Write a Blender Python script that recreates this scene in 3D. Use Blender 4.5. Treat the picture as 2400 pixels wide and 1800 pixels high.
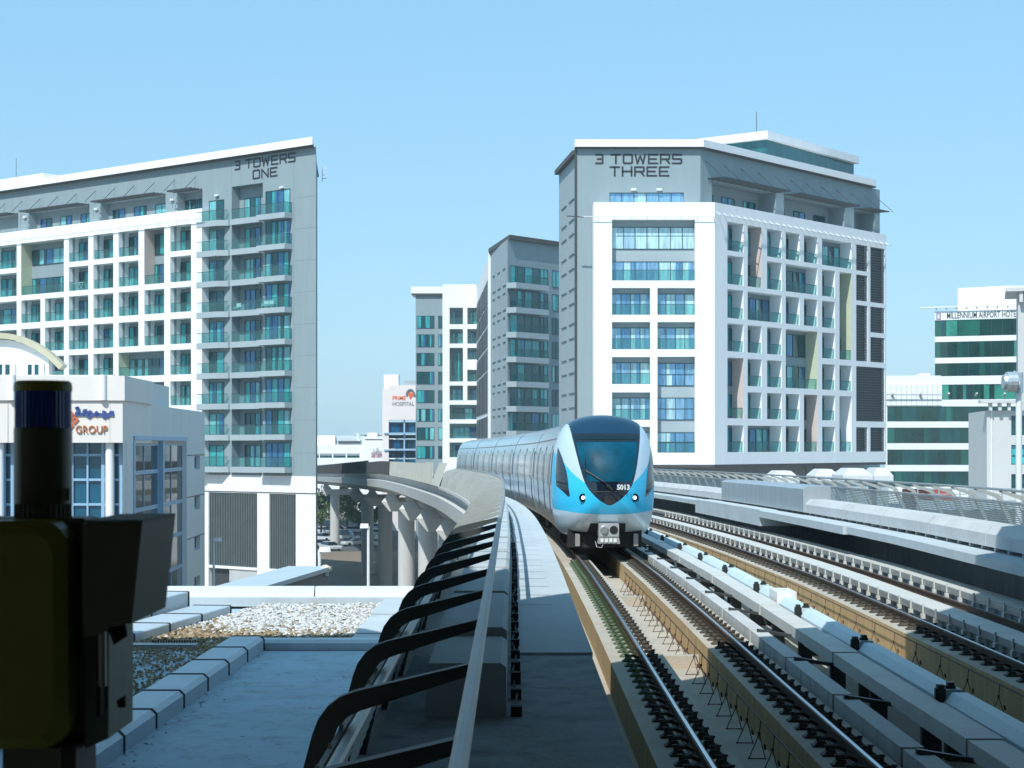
import bpy, math, random
from mathutils import Vector, Matrix
RAD = math.radians
random.seed(11)
for o in list(bpy.data.objects):
    bpy.data.objects.remove(o)
S = bpy.context.scene
COL = S.collection
# ------------------------------------------------------------------ camera, sky, sun
F = 4400.0      # focal length in photo pixels (photo 2400 wide)
HY = 1043.0     # photo row of the horizon
G = -17.0       # street level (the eye is at z = 0)
cam = bpy.data.cameras.new('camera')
cam.sensor_width = 36.0
cam.lens = F / 2400 * 36
cam.shift_y = (HY - 900) / 2400
cam.clip_start = 0.2
cam.clip_end = 6000
cam.dof.use_dof = True
cam.dof.focus_distance = 55
cam.dof.aperture_fstop = 20
cobj = bpy.data.objects.new('camera', cam)
cobj.rotation_euler = (RAD(90), 0, 0)
COL.objects.link(cobj)
S.camera = cobj
SUN_EL = RAD(50)
LX, LY = 0.42, 0.907
wd = bpy.data.worlds.new('World')
S.world = wd
wd.use_nodes = True
nt = wd.node_tree
nt.nodes.clear()
sky = nt.nodes.new('ShaderNodeTexSky')
sky.sky_type = 'NISHITA'
sky.sun_disc = False
sky.sun_elevation = SUN_EL
sky.sun_rotation = math.atan2(-LX, -LY)
sky.air_density = 1.0
sky.dust_density = 0.6
sky.ozone_density = 2.0
tint = nt.nodes.new('ShaderNodeMix')
tint.data_type = 'RGBA'
tint.blend_type = 'MIX'     # hazy Gulf sky: the clear-sky model washed towards one even pale blue
tint.inputs[0].default_value = 0.68
tint.inputs[7].default_value = (1.55, 3.5, 5.0, 1)
bg = nt.nodes.new('ShaderNodeBackground')
bg.inputs[1].default_value = 0.15
wo = nt.nodes.new('ShaderNodeOutputWorld')
nt.links.new(sky.outputs[0], tint.inputs[6])
nt.links.new(tint.outputs[2], bg.inputs[0])
nt.links.new(bg.outputs[0], wo.inputs[0])
sl = bpy.data.lights.new('sun', 'SUN')
sl.energy = 3.9
sl.angle = RAD(0.5)
sl.color = (1.0, 1.0, 0.955)
so = bpy.data.objects.new('sun', sl)
c_, s_ = math.cos(SUN_EL), math.sin(SUN_EL)
so.rotation_euler = Vector((LX * c_, LY * c_, -s_)).to_track_quat('-Z', 'Y').to_euler()
so.location = (-30, -50, 60)
COL.objects.link(so)
S.view_settings.view_transform = 'Standard'
S.view_settings.look = 'None'
S.view_settings.exposure = 0.30
S.view_settings.gamma = 1.0

HAZE = 0.00028
# ------------------------------------------------------------------ materials
MATS = {}
def mat(name, col, rough=0.6, metal=0.0, var=0.12, scale=1.0, streak=False, bump=0.0, spec=0.5,
        dirt=None, dirt_amt=0.0, dirt_scale=0.5, island=None, fine=False):
    if name in MATS:
        return MATS[name]
    m = bpy.data.materials.new(name)
    m.use_nodes = True
    t = m.node_tree
    b = t.nodes['Principled BSDF']
    b.inputs['Roughness'].default_value = rough
    b.inputs['Metallic'].default_value = metal
    b.inputs['Specular IOR Level'].default_value = spec
    tc = t.nodes.new('ShaderNodeTexCoord')
    mp = t.nodes.new('ShaderNodeMapping')
    mp.inputs['Scale'].default_value = (scale * 2.5, scale * 2.5, scale * 0.25) if streak else (scale,) * 3
    t.links.new(tc.outputs['Object'], mp.inputs[0])
    n = t.nodes.new('ShaderNodeTexNoise')
    n.inputs['Scale'].default_value = 1.0
    n.inputs['Detail'].default_value = 8
    n.inputs['Roughness'].default_value = 0.65
    t.links.new(mp.outputs[0], n.inputs[0])
    cr = t.nodes.new('ShaderNodeValToRGB')
    cr.color_ramp.elements[0].position = 0.3
    cr.color_ramp.elements[1].position = 0.7
    cr.color_ramp.elements[0].color = tuple(c * (1 - var) for c in col) + (1,)
    cr.color_ramp.elements[1].color = tuple(min(1, c * (1 + var)) for c in col) + (1,)
    t.links.new(n.outputs[0], cr.inputs[0])
    out = cr.outputs[0]
    if island:
        gm = t.nodes.new('ShaderNodeNewGeometry')
        c2 = t.nodes.new('ShaderNodeValToRGB')
        c2.color_ramp.elements.remove(c2.color_ramp.elements[1])
        for i, (p, c) in enumerate(island):
            e = c2.color_ramp.elements[0] if i == 0 else c2.color_ramp.elements.new(p)
            e.position = p
            e.color = tuple(c) + (1,)
        t.links.new(gm.outputs['Random Per Island'], c2.inputs[0])
        mx = t.nodes.new('ShaderNodeMix'); mx.data_type = 'RGBA'; mx.blend_type = 'MIX'
        mx.inputs[0].default_value = 0.8
        t.links.new(out, mx.inputs[6]); t.links.new(c2.outputs[0], mx.inputs[7])
        out = mx.outputs[2]
    if dirt:
        m2 = t.nodes.new('ShaderNodeMapping')
        m2.inputs['Scale'].default_value = (dirt_scale * 3, dirt_scale * 3, dirt_scale * 0.35) if streak else (dirt_scale,) * 3
        t.links.new(tc.outputs['Object'], m2.inputs[0])
        n2 = t.nodes.new('ShaderNodeTexNoise')
        n2.inputs['Scale'].default_value = 1.7
        n2.inputs['Detail'].default_value = 10
        n2.inputs['Roughness'].default_value = 0.75
        t.links.new(m2.outputs[0], n2.inputs[0])
        r2 = t.nodes.new('ShaderNodeMapRange')
        r2.inputs[1].default_value = 0.5
        r2.inputs[2].default_value = 0.72
        r2.inputs[4].default_value = dirt_amt
        t.links.new(n2.outputs[0], r2.inputs[0])
        mx = t.nodes.new('ShaderNodeMix'); mx.data_type = 'RGBA'
        mx.inputs[7].default_value = tuple(dirt) + (1,)
        t.links.new(r2.outputs[0], mx.inputs[0])
        t.links.new(out, mx.inputs[6])
        out = mx.outputs[2]
    t.links.new(out, b.inputs['Base Color'])
    if bump:
        bn = t.nodes.new('ShaderNodeTexNoise')
        bn.inputs['Scale'].default_value = 18
        bn.inputs['Detail'].default_value = 6
        t.links.new(tc.outputs['Object'], bn.inputs[0])
        bp = t.nodes.new('ShaderNodeBump')
        bp.inputs['Strength'].default_value = bump
        bp.inputs['Distance'].default_value = 0.02
        t.links.new(bn.outputs[0], bp.inputs['Height'])
        t.links.new(bp.outputs[0], b.inputs['Normal'])
    MATS[name] = m
    return m

def glass(name, col, alpha=0.4, rough=0.05, gl=(0.8, 0.9, 0.95)):
    if name in MATS:
        return MATS[name]
    m = bpy.data.materials.new(name)
    m.use_nodes = True
    t = m.node_tree
    t.nodes.clear()
    tr = t.nodes.new('ShaderNodeBsdfTransparent'); tr.inputs[0].default_value = tuple(col) + (1,)
    g = t.nodes.new('ShaderNodeBsdfPrincipled'); g.inputs['Base Color'].default_value = tuple(c * 0.25 for c in col) + (1,)
    g.inputs['Roughness'].default_value = rough
    mx = t.nodes.new('ShaderNodeMixShader'); mx.inputs[0].default_value = alpha
    o = t.nodes.new('ShaderNodeOutputMaterial')
    t.links.new(tr.outputs[0], mx.inputs[1]); t.links.new(g.outputs[0], mx.inputs[2]); t.links.new(mx.outputs[0], o.inputs[0])
    MATS[name] = m
    return m

def emit(name, col, st):
    m = bpy.data.materials.new(name); m.use_nodes = True
    b = m.node_tree.nodes['Principled BSDF']
    b.inputs['Base Color'].default_value = tuple(col) + (1,)
    b.inputs['Emission Color'].default_value = tuple(col) + (1,)
    b.inputs['Emission Strength'].default_value = st
    MATS[name] = m
    return m

WHITE = mat('white render', (0.80, 0.81, 0.82), 0.75, var=0.03, scale=0.4, dirt=(0.6, 0.6, 0.58), dirt_amt=0.25, streak=True, dirt_scale=0.25)
GREY = mat('grey render', (0.24, 0.312, 0.338), 0.8, var=0.05, scale=0.4, dirt=(0.195, 0.25, 0.275), dirt_amt=0.4, streak=True, dirt_scale=0.2)
LGREY = mat('light grey render', (0.34, 0.41, 0.44), 0.8, var=0.05, scale=0.4)
DGREY = mat('dark grey metal', (0.045, 0.05, 0.052), 0.5, var=0.1)
SOFFIT = mat('brown fascia', (0.07, 0.06, 0.055), 0.6, var=0.08)
OLIVE = mat('olive paint', (0.46, 0.50, 0.36), 0.8, var=0.05)
PINK = mat('dusty pink paint', (0.56, 0.47, 0.43), 0.8, var=0.05)
WARMW = mat('warm white render', (0.74, 0.69, 0.65), 0.8, var=0.03, scale=0.3, dirt=(0.55, 0.52, 0.48), dirt_amt=0.2, streak=True, dirt_scale=0.2)
CREAM = mat('cream trim', (0.50, 0.47, 0.34), 0.8, var=0.06)
FRAME = mat('dark window frame', (0.02, 0.05, 0.055), 0.4, var=0.05)
BFRAME = mat('blue window frame', (0.28, 0.45, 0.62), 0.4, var=0.04)
def pane(name, col, m=0.25, pleat=True):
    if name in MATS: return MATS[name]
    mm = mat(name, col, 0.06, m, var=0.42 if pleat else 0.25, scale=1.4, streak=True, spec=0.8)
    return mm
GL = [FRAME,
      pane('dark teal pane', (0.012, 0.085, 0.10)),
      pane('teal curtained pane', (0.04, 0.36, 0.38), .1),
      pane('pale curtained pane', (0.17, 0.48, 0.50), .1),
      pane('blue reflecting pane', (0.05, 0.17, 0.32), 0.4)]
GLB = [FRAME,
      pane('sky blue pane', (0.22, 0.42, 0.60), 0.4),
      pane('light curtained pane', (0.36, 0.56, 0.66), 0.2),
      pane('palest curtained pane', (0.46, 0.68, 0.78), 0.1),  # lightest of the curtain tones
      pane('deep blue pane', (0.13, 0.31, 0.50), 0.4)]
BALG = glass('balcony glass', (0.66, 0.90, 0.90), 0.16)
CONC = mat('pale concrete', (0.50, 0.52, 0.52), 0.85, var=0.08, scale=0.8, bump=0.15, dirt=(0.30, 0.29, 0.26), dirt_amt=0.35, dirt_scale=0.4)
CONCW = mat('stained concrete', (0.47, 0.49, 0.49), 0.85, var=0.08, scale=0.6, bump=0.15, streak=True, dirt=(0.12, 0.11, 0.10), dirt_amt=0.6, dirt_scale=0.9)
CONCV = mat('viaduct concrete', (0.52, 0.52, 0.50), 0.85, var=0.06, scale=0.3, streak=True, dirt=(0.36, 0.35, 0.32), dirt_amt=0.4, dirt_scale=0.2)
SANDC = mat('rust stained concrete', (0.46, 0.32, 0.16), 0.9, var=0.2, scale=1.5, bump=0.2, streak=True, dirt=(0.28, 0.16, 0.05), dirt_amt=0.7, dirt_scale=1.0)
FLOORC = mat('dusty deck concrete', (0.43, 0.40, 0.34), 0.9, var=0.12, scale=0.9, bump=0.2, dirt=(0.36, 0.20, 0.07), dirt_amt=0.55, dirt_scale=0.35)
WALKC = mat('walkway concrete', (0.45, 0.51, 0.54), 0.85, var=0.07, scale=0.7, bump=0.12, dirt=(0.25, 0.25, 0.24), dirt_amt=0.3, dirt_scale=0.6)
TRAYW = mat('white tray paint', (0.56, 0.57, 0.54), 0.6, var=0.06, scale=1.0, dirt=(0.36, 0.33, 0.27), dirt_amt=0.4, dirt_scale=0.9)
TRAYB = mat('blue white cover', (0.58, 0.71, 0.78), 0.5, var=0.04, scale=1.0, dirt=(0.4, 0.42, 0.42), dirt_amt=0.25)
RUST = mat('rusty rail steel', (0.085, 0.05, 0.03), 0.7, 0.2, var=0.25, scale=3)
RAILTOP = mat('polished rail steel', (0.50, 0.55, 0.60), 0.3, 1.0, var=0.05)
FAST = mat('dark fastener steel', (0.062, 0.055, 0.042), 0.7, 0.2, var=0.25, scale=6)
FASTG = mat('green clip paint', (0.060, 0.095, 0.045), 0.6, var=0.2, scale=6)
FENCE = mat('fence steel', (0.34, 0.36, 0.345), 0.6, 0.1, var=0.12, scale=2)
FENCE_SHADE = mat('fence steel painted shade', (0.065, 0.076, 0.074), 0.55, 0.2, var=0.15, scale=2)
TUBE = mat('galvanised tube', (0.36, 0.37, 0.36), 0.45, 0.5, var=0.1, scale=3)
MESHP = mat('perforated panel', (0.42, 0.445, 0.42), 0.7, 0.1, var=0.12, scale=2)
GALV = mat('galvanised sheet', (0.50, 0.55, 0.57), 0.4, 0.6, var=0.14, scale=1.2, streak=True)
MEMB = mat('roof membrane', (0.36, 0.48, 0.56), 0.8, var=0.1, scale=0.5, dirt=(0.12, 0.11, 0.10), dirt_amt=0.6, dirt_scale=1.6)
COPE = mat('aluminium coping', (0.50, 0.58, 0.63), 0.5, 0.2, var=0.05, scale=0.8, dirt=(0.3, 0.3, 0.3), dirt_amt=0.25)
JOINT = mat('black joint strap', (0.02, 0.02, 0.02), 0.8)
SILVER = mat('silver train paint', (0.60, 0.72, 0.80), 0.3, 0.3, var=0.03)
SILVS = mat('silver train side', (0.58, 0.76, 0.90), 0.14, 0.8, var=0.10, scale=0.5, streak=True)
BLUE = mat('cyan blue train paint', (0.03, 0.50, 0.80), 0.25, 0.0, var=0.02, spec=0.6)
BLACKG = mat('black train glass', (0.006, 0.012, 0.025), 0.06, 0.0, var=0.0, spec=0.8)
TEALG = mat('teal windscreen', (0.0, 0.060, 0.105), 0.45, 0.0, var=0.6, scale=1.2, spec=0.12)  # uneven tone paints a reflection across the windscreen
DNAVY = mat('navy roof visor', (0.008, 0.045, 0.09), 0.2, 0.2, var=0.05)
WINT = mat('tinted train window', (0.34, 0.37, 0.36), 0.12, 0.5, var=0.4, scale=0.9, streak=True)
BLACK = mat('black underframe', (0.010, 0.011, 0.012), 0.8, var=0.2)
WPAINT = mat('white painted metal', (0.72, 0.74, 0.74), 0.45, var=0.05)
SIGNG = mat('yellow green signal paint', (0.26, 0.25, 0.03), 0.45, var=0.1)
SIGND = mat('dark signal casing', (0.12, 0.13, 0.09), 0.5, var=0.15)
LENSB = mat('blue ribbed lens', (0.01, 0.07, 0.42), 0.25, var=0.5, scale=40, streak=True)
LETTER = mat('black sign letters', (0.018, 0.020, 0.022), 0.5, var=0.05)

# ------------------------------------------------------------------ mesh building
I4 = Matrix.Identity(4)
WM = {}
class MB:
    def __init__(s, M=None):
        s.v, s.f, s.m, s.M = [], [], [], M or I4
    def p(s, q):
        s.v.append(s.M @ Vector(q)); return len(s.v) - 1
    def face(s, pts, mi=0):
        s.f.append([s.p(q) for q in pts]); s.m.append(mi)
    def grid(s, rings, mi=0, closed=True, caps=True):
        n = len(rings[0]); ix = [[s.p(q) for q in r] for r in rings]
        for a, b in zip(ix, ix[1:]):
            for k in range(n if closed else n - 1):
                s.f.append([a[k], a[(k + 1) % n], b[(k + 1) % n], b[k]])
                s.m.append(mi[k] if isinstance(mi, (list, tuple)) else mi)
        if closed and caps:
            c = mi[0] if isinstance(mi, (list, tuple)) else mi
            s.f.append(list(reversed(ix[0]))); s.m.append(c)
            s.f.append(list(ix[-1])); s.m.append(c)
    def box(s, x0, x1, y0, y1, z0, z1, mi=0):
        a = [(x0, y0), (x1, y0), (x1, y1), (x0, y1)]
        s.grid([[(x, y, z0) for x, y in a], [(x, y, z1) for x, y in a]], mi)
    def prism(s, poly, z0, z1, mi=0):
        s.grid([[(x, y, z0) for x, y in poly], [(x, y, z1) for x, y in poly]], mi)
    def frust(s, p0, z0, p1, z1, mi=0):
        s.grid([[(x, y, z0) for x, y in p0], [(x, y, z1) for x, y in p1]], mi)
    def tube(s, pts, r, n=8, mi=0, r2=None):
        pts = [Vector(q) for q in pts]
        rings = []
        for i, q in enumerate(pts):
            d = (pts[min(i + 1, len(pts) - 1)] - pts[max(i - 1, 0)]).normalized()
            a = Vector((0, 0, 1)) if abs(d.z) < 0.9 else Vector((1, 0, 0))
            x = d.cross(a).normalized(); y = d.cross(x)
            rr = r if r2 is None else r + (r2 - r) * i / (len(pts) - 1)
            rings.append([q + x * rr * math.cos(6.28319 * k / n) + y * rr * math.sin(6.28319 * k / n) for k in range(n)])
        s.grid(rings, mi)
    def bar(s, a, b, w, h, mi=0, up=(0, 0, 1)):
        a, b = Vector(a), Vector(b); d = (b - a).normalized(); up = Vector(up)
        x = d.cross(up)
        if x.length < 1e-4: x = d.cross(Vector((1, 0, 0)))
        x.normalize(); y = x.cross(d)
        o = [x * w / 2 + y * h / 2, -x * w / 2 + y * h / 2, -x * w / 2 - y * h / 2, x * w / 2 - y * h / 2]
        s.grid([[a + q for q in o], [b + q for q in o]], mi)
    def wall(s, u0, u1, z0, z1, ops, y0=0.0, y1=0.5, mi=0, mj=None):
        """front sheet at depth y0 with rectangular openings whose reveals reach back to y1"""
        mj = mi if mj is None else mj
        us = sorted(set([u0, u1] + [min(max(q, u0), u1) for o in ops for q in o[:2]]))
        zs = sorted(set([z0, z1] + [min(max(q, z0), z1) for o in ops for q in o[2:4]]))
        for a, b in zip(us, us[1:]):
            run = None
            for c, d in zip(zs, zs[1:]):
                mu, mz = (a + b) / 2, (c + d) / 2
                if any(o[0] < mu < o[1] and o[2] < mz < o[3] for o in ops):
                    if run: s.face([(a, y0, run[0]), (b, y0, run[0]), (b, y0, run[1]), (a, y0, run[1])], mi)
                    run = None
                else:
                    run = [c, d] if run is None else [run[0], d]
            if run: s.face([(a, y0, run[0]), (b, y0, run[0]), (b, y0, run[1]), (a, y0, run[1])], mi)
        for o in ops:
            a, b, c, d = o[:4]
            k = o[4] if len(o) > 4 else mj
            s.face([(a, y0, c), (a, y1, c), (a, y1, d), (a, y0, d)], k)
            s.face([(b, y1, c), (b, y0, c), (b, y0, d), (b, y1, d)], k)
            s.face([(a, y0, d), (a, y1, d), (b, y1, d), (b, y0, d)], mj)
            s.face([(a, y1, c), (a, y0, c), (b, y0, c), (b, y1, c)], mj)
    def build(s, name, mats, parent=None, smooth=False):
        inv = WM[parent.name].inverted() if parent is not None else None
        org = Vector((0, 0, 0))
        if parent is None and s.v:
            lo = [min(q[i] for q in s.v) for i in range(3)]; hi = [max(q[i] for q in s.v) for i in range(3)]
            org = Vector(((lo[0] + hi[0]) / 2, (lo[1] + hi[1]) / 2, lo[2]))
        vs = [inv @ q if inv else q - org for q in s.v]
        me = bpy.data.meshes.new(name)
        me.from_pydata([tuple(q) for q in vs], [], s.f)
        for q in (mats if isinstance(mats, (list, tuple)) else [mats]): me.materials.append(q)
        me.polygons.foreach_set('material_index', s.m)
        if smooth: me.polygons.foreach_set('use_smooth', [True] * len(s.f))
        me.update()
        o = bpy.data.objects.new(name, me)
        COL.objects.link(o)
        if parent is not None: o.parent = parent; WM[o.name] = WM[parent.name].copy()
        else: o.location = org; WM[o.name] = Matrix.Translation(org)
        return o

def tag(o, label, cat, group=None):
    o['label'] = label; o['category'] = cat
    if group: o['group'] = group
    return o
def kind(o, k): o['kind'] = k; return o
def thing(name, label, cat, loc=(0, 0, 0), rz=0.0, group=None):
    o = bpy.data.objects.new(name, None)
    o.empty_display_size = 0.3
    o.location = loc; o.rotation_euler = (0, 0, rz)
    COL.objects.link(o)
    WM[o.name] = Matrix.Translation(Vector(loc)) @ Matrix.Rotation(rz, 4, 'Z')
    return tag(o, label, cat, group)
def dup(root, loc, rz, label, group=None):
    r = root.copy(); COL.objects.link(r); r.location = loc; r.rotation_euler = (0, 0, rz); r['label'] = label
    if group: r['group'] = group
    for ch in list(root.children):
        c = ch.copy(); COL.objects.link(c); c.parent = r
        for g in list(ch.children):
            d = g.copy(); COL.objects.link(d); d.parent = c
    return r
def at(px, py, Y):
    return Vector(((px - 1200) / F * Y, Y, (HY - py) / F * Y))

class Fac:
    """a facade plane: local x runs along it (to the right seen from outside), local y goes inwards, z up"""
    def __init__(s, O, d):
        L = math.hypot(*d); s.d = (d[0] / L, d[1] / L); s.O = O; s.n = (-s.d[1], s.d[0])
        s.M = Matrix(((s.d[0], s.n[0], 0, O[0]), (s.d[1], s.n[1], 0, O[1]), (0, 0, 1, 0), (0, 0, 0, 1)))
    def uz(s, px, py, dep=0.0):
        r = (px - 1200) / F
        ox, oy = s.O[0] + dep * s.n[0], s.O[1] + dep * s.n[1]
        # t*r = ox + u*dx ; t = oy + u*dy
        u = (oy * r - ox) / (s.d[0] - r * s.d[1])
        t = oy + u * s.d[1]
        return u, (HY - py) / F * t
    def xy(s, u, dep): return (s.O[0] + u * s.d[0] + dep * s.n[0], s.O[1] + u * s.d[1] + dep * s.n[1])

def window(par, M, u0, u1, z0, z1, y, n=2, mats=GL, w=(2, 3, 4, 1), tr=None, fw=0.06, name='window', split=None):
    b = MB(M)
    us = [u0 + (u1 - u0) * k / n for k in range(n + 1)]
    for k in range(n):
        mi = random.choices((1, 2, 3, 4), w)[0]
        zz = [z0] + ([z0 + (z1 - z0) * tr] if tr else []) + [z1]
        for c, d in zip(zz, zz[1:]):
            b.face([(us[k], y, c), (us[k + 1], y, c), (us[k + 1], y, d), (us[k], y, d)], mi)
            if mi in (2, 3) and random.random() < 0.5:   # a drawn-back curtain leaves a dark slit
                q = us[k] + (us[k + 1] - us[k]) * random.uniform(0.3, 0.7)
                b.face([(q, y - 0.006, c), (us[k + 1], y - 0.006, c), (us[k + 1], y - 0.006, d), (q, y - 0.006, d)], random.choice((1, 4)))
    for q in us: b.box(q - fw / 2, q + fw / 2, y - 0.05, y - 0.01, z0, z1, 0)
    for q in [z0 + fw / 2, z1 - fw / 2] + ([z0 + (z1 - z0) * tr] if tr else []):
        b.box(u0, u1, y - 0.055, y - 0.012, q - fw / 2, q + fw / 2, 0)
    return b.build(name, mats, par)
def balus(par, M, u0, u1, z0, z1, y, side=None):
    b = MB(M)
    b.box(u0, u1, y, y + 0.02, z0, z1, 0)
    b.box(u0, u1, y - 0.012, y + 0.032, z1 + 0.002, z1 + 0.05, 1)
    if side:
        b.box(u1 - 0.02, u1, y + 0.022, side, z0, z1, 0)
        b.box(u1 - 0.035, u1 + 0.01, y + 0.034, side, z1 + 0.002, z1 + 0.05, 1)
    return b.build('glass_balustrade', [BALG, FRAME], par)

STROKES = {
 'T': [[(0, 5), (4, 5)], [(2, 5), (2, 0)]],
 'O': [[(.5, 0), (3.5, 0), (4, .5), (4, 4.5), (3.5, 5), (.5, 5), (0, 4.5), (0, .5), (.5, 0)]],
 'W': [[(0, 5), (.9, 0), (2.2, 4.2), (3.5, 0), (4.4, 5)]],
 'E': [[(4, 0), (0, 0), (0, 5), (4, 5)], [(0, 2.5), (3.4, 2.5)]],
 'R': [[(0, 0), (0, 5), (3.6, 5), (4, 4.6), (4, 2.9), (3.6, 2.4), (0, 2.4)], [(2.4, 2.4), (4, 0)]],
 'S': [[(0, 0), (3.6, 0), (4, .4), (4, 2.1), (3.6, 2.5), (.4, 2.5), (0, 2.9), (0, 4.6), (.4, 5), (4, 5)]],
 'N': [[(0, 0), (0, 5), (4, 0), (4, 5)]],
 'H': [[(0, 0), (0, 5)], [(4, 0), (4, 5)], [(0, 2.5), (4, 2.5)]],
 '3': [[(0, 5), (2.6, 5), (3, 4.6), (3, .4), (2.6, 0), (0, 0)], [(.8, 2.5), (3, 2.5)]],
}
def strokes(b, text, u, z, h, width, th, y0, y1):
    adv = sum(2.4 if c == ' ' else (4.6 if c == 'W' else 3.2 if c == '3' else 4.0) + 1.5 for c in text) - 1.5
    su, sz = width / adv, h / 5.0
    x = 0
    for c in text:
        if c == ' ': x += 2.4; continue
        for pl in STROKES[c]:
            for k, (a, e) in enumerate(zip(pl, pl[1:])):
                A = Vector(((x + a[0]) * su + u, 0, a[1] * sz + z)); B = Vector(((x + e[0]) * su + u, 0, e[1] * sz + z))
                d = (B - A).normalized() * th * 0.45
                A -= d; B += d
                q = Vector((-(B - A).z, 0, (B - A).x)).normalized() * th / 2
                yy = y0 - 0.002 * k
                ring = [A + q, B + q, B - q, A - q]
                b.grid([[v + Vector((0, yy, 0)) for v in ring], [v + Vector((0, y1, 0)) for v in ring]])
        x += (4.6 if c == 'W' else 3.2 if c == '3' else 4.0) + 1.5
def text_mesh(name, txt, M, size, mat_, par, extrude=0.05, bold=0.0, width=None, align='LEFT', shear=0.0):
    """solid lettering in the facade plane (local x right, local z up, faces local -y)"""
    cu = bpy.data.curves.new('lettering', 'FONT')
    cu.body = txt; cu.size = size; cu.extrude = extrude; cu.offset = bold; cu.align_x = align; cu.shear = shear
    cu.resolution_u = 3
    tmp = bpy.data.objects.new('lettering', cu); COL.objects.link(tmp)
    dg = bpy.context.evaluated_depsgraph_get()
    me = bpy.data.meshes.new_from_object(tmp.evaluated_get(dg))
    bpy.data.objects.remove(tmp); bpy.data.curves.remove(cu)
    xs = [v.co.x for v in me.vertices] or [0, 1]
    k = 1.0 if width is None else width / max(1e-6, max(xs) - min(xs))
    inv = WM[par.name].inverted()
    x0 = min(xs)
    for v in me.vertices:
        w = M @ Vector(((v.co.x - x0) * k, -v.co.z, v.co.y))
        v.co = inv @ w
    me.materials.clear(); me.materials.append(mat_)
    me.name = name
    o = bpy.data.objects.new(name, me); COL.objects.link(o); o.parent = par
    WM[o.name] = WM[par.name].copy()
    return o

# ------------------------------------------------------------------ railway alignment
CY = [-30, 20, 34, 60, 80, 117, 184, 327, 430]
CX = [2.46, 2.46, 2.46, 2.20, 1.30, -1.7, -9.4, -30, -47]
SL = [0] * len(CY)
for i in range(1, len(CY) - 1):
    SL[i] = (CX[i + 1] - CX[i - 1]) / (CY[i + 1] - CY[i - 1])
SL[1] = 0; SL[2] = -0.005; SL[-1] = (CX[-1] - CX[-2]) / (CY[-1] - CY[-2])
def cxy(Y):
    Y = min(max(Y, CY[0]), CY[-1])
    for i in range(len(CY) - 1):
        if Y <= CY[i + 1]: break
    h = CY[i + 1] - CY[i]; t = (Y - CY[i]) / h
    return ((2*t**3 - 3*t*t + 1) * CX[i] + (t**3 - 2*t*t + t) * h * SL[i] + (-2*t**3 + 3*t*t) * CX[i + 1] + (t**3 - t*t) * h * SL[i + 1])
def grad(Y): return 0.006 * max(0, Y - 40) + 0.009 * max(0, Y - 184)
def T(Y, off, z):
    x = cxy(Y); s = (cxy(Y + .5) - cxy(Y - .5)); L = math.hypot(s, 1)
    return Vector((x + off / L, Y - off * s / L, z - grad(Y)))
def offR(Y):
    t = min(1, max(0, (Y - 35) / 40)); return 4.76 - 0.35 * t * t * (3 - 2 * t)
def rng(a, b, st):
    n = max(1, int(round((b - a) / st))); return [a + (b - a) * i / n for i in range(n + 1)]
def sweep(b, prof, Ys, mi=0, dof=0.0, R=False):
    rings = []
    for Y in Ys:
        o = (offR(Y) - 4.76) if R else 0
        rings.append([T(Y, q[0] + o, q[1]) for q in prof])
    b.grid(rings, mi)

# ------------------------------------------------------------------ ground
b = MB()
b.face([(-890, -55, G), (890, -55, G), (890, 1240, G), (-890, 1240, G)])
kind(b.build('ground', mat('sandy ground', (0.20, 0.165, 0.125), 0.95, var=0.2, scale=0.08, dirt=(0.12, 0.10, 0.085), dirt_amt=0.6, dirt_scale=0.03)), 'structure')
b = MB()
b.box(-75, 10, 300, 420, G + 0.001, G + 0.02)
kind(b.build('car_park', mat('parking asphalt', (0.075, 0.085, 0.09), 0.9, var=0.15, scale=0.3)), 'structure')

# ------------------------------------------------------------------ viaduct
NEAR = rng(-6, 34, 4); FARY = rng(34, 124, 3); VFAR = FARY + rng(130, 420, 8)
ALLY = NEAR[:-1] + VFAR
via = thing('railway_viaduct', 'long pale concrete elevated railway bridge curving away on flared piers', 'viaduct', (2.4, 34, G))
b = MB()
sweep(b, [(-3.5, -1.95), (-3.5, -2.08), (-3.16, -2.2), (-3.1, -2.5), (-3.52, -2.56), (-3.42, -3.3), (-2.9, -3.5), (-1.8, -3.95), (9.2, -3.95), (9.2, -3.37), (-1.76, -3.37), (-1.76, -1.95)], ALLY, 0)
b.build('deck_girder', [CONCV], via)
b = MB()
sweep(b, [(-1.753, -3.366), (9.17, -3.366), (9.17, -3.36), (-1.753, -3.36)], ALLY, 0)
b.build('deck_floor', [FLOORC], via)
b = MB()
sweep(b, [(8.75, -3.36), (8.72, -1.95), (9.2, -1.95), (9.2, -3.36)], ALLY, 0, R=True)
b.build('parapet_wall', [CONCW], via)
def pier(Y):
    c = T(Y, -2.3, 0); zt = c.z - 3.95
    M = Matrix.Translation((c.x, c.y, 0))
    b = MB(M)
    sq = lambda w, d: [(-w, -d), (w, -d), (w, d), (-w, d)]
    b.frust(sq(.38, .38), zt + 0.3, sq(.38, .38), zt - .15)
    b.frust(sq(.42, .42), zt - .151, sq(.9, .85), zt - 0.75)
    b.frust([(-.9, -.9), (6, -.9), (6, .9), (-.9, .9)], zt - .751, [(-.1, -.85), (5, -.85), (5, .85), (-.1, .85)], zt - 1.7)
    o = b.build('pier_cap', [CONCV], via)
    b = MB(M)
    b.tube([(1.5, 0, zt - 1.5), (1.5, 0, G - 0.2)], 0.82, 24)
    b.build('pier_column', [CONCV], via, smooth=False)
for Y in (114, 136, 160, 186, 216, 248, 328): pier(Y)

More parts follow.
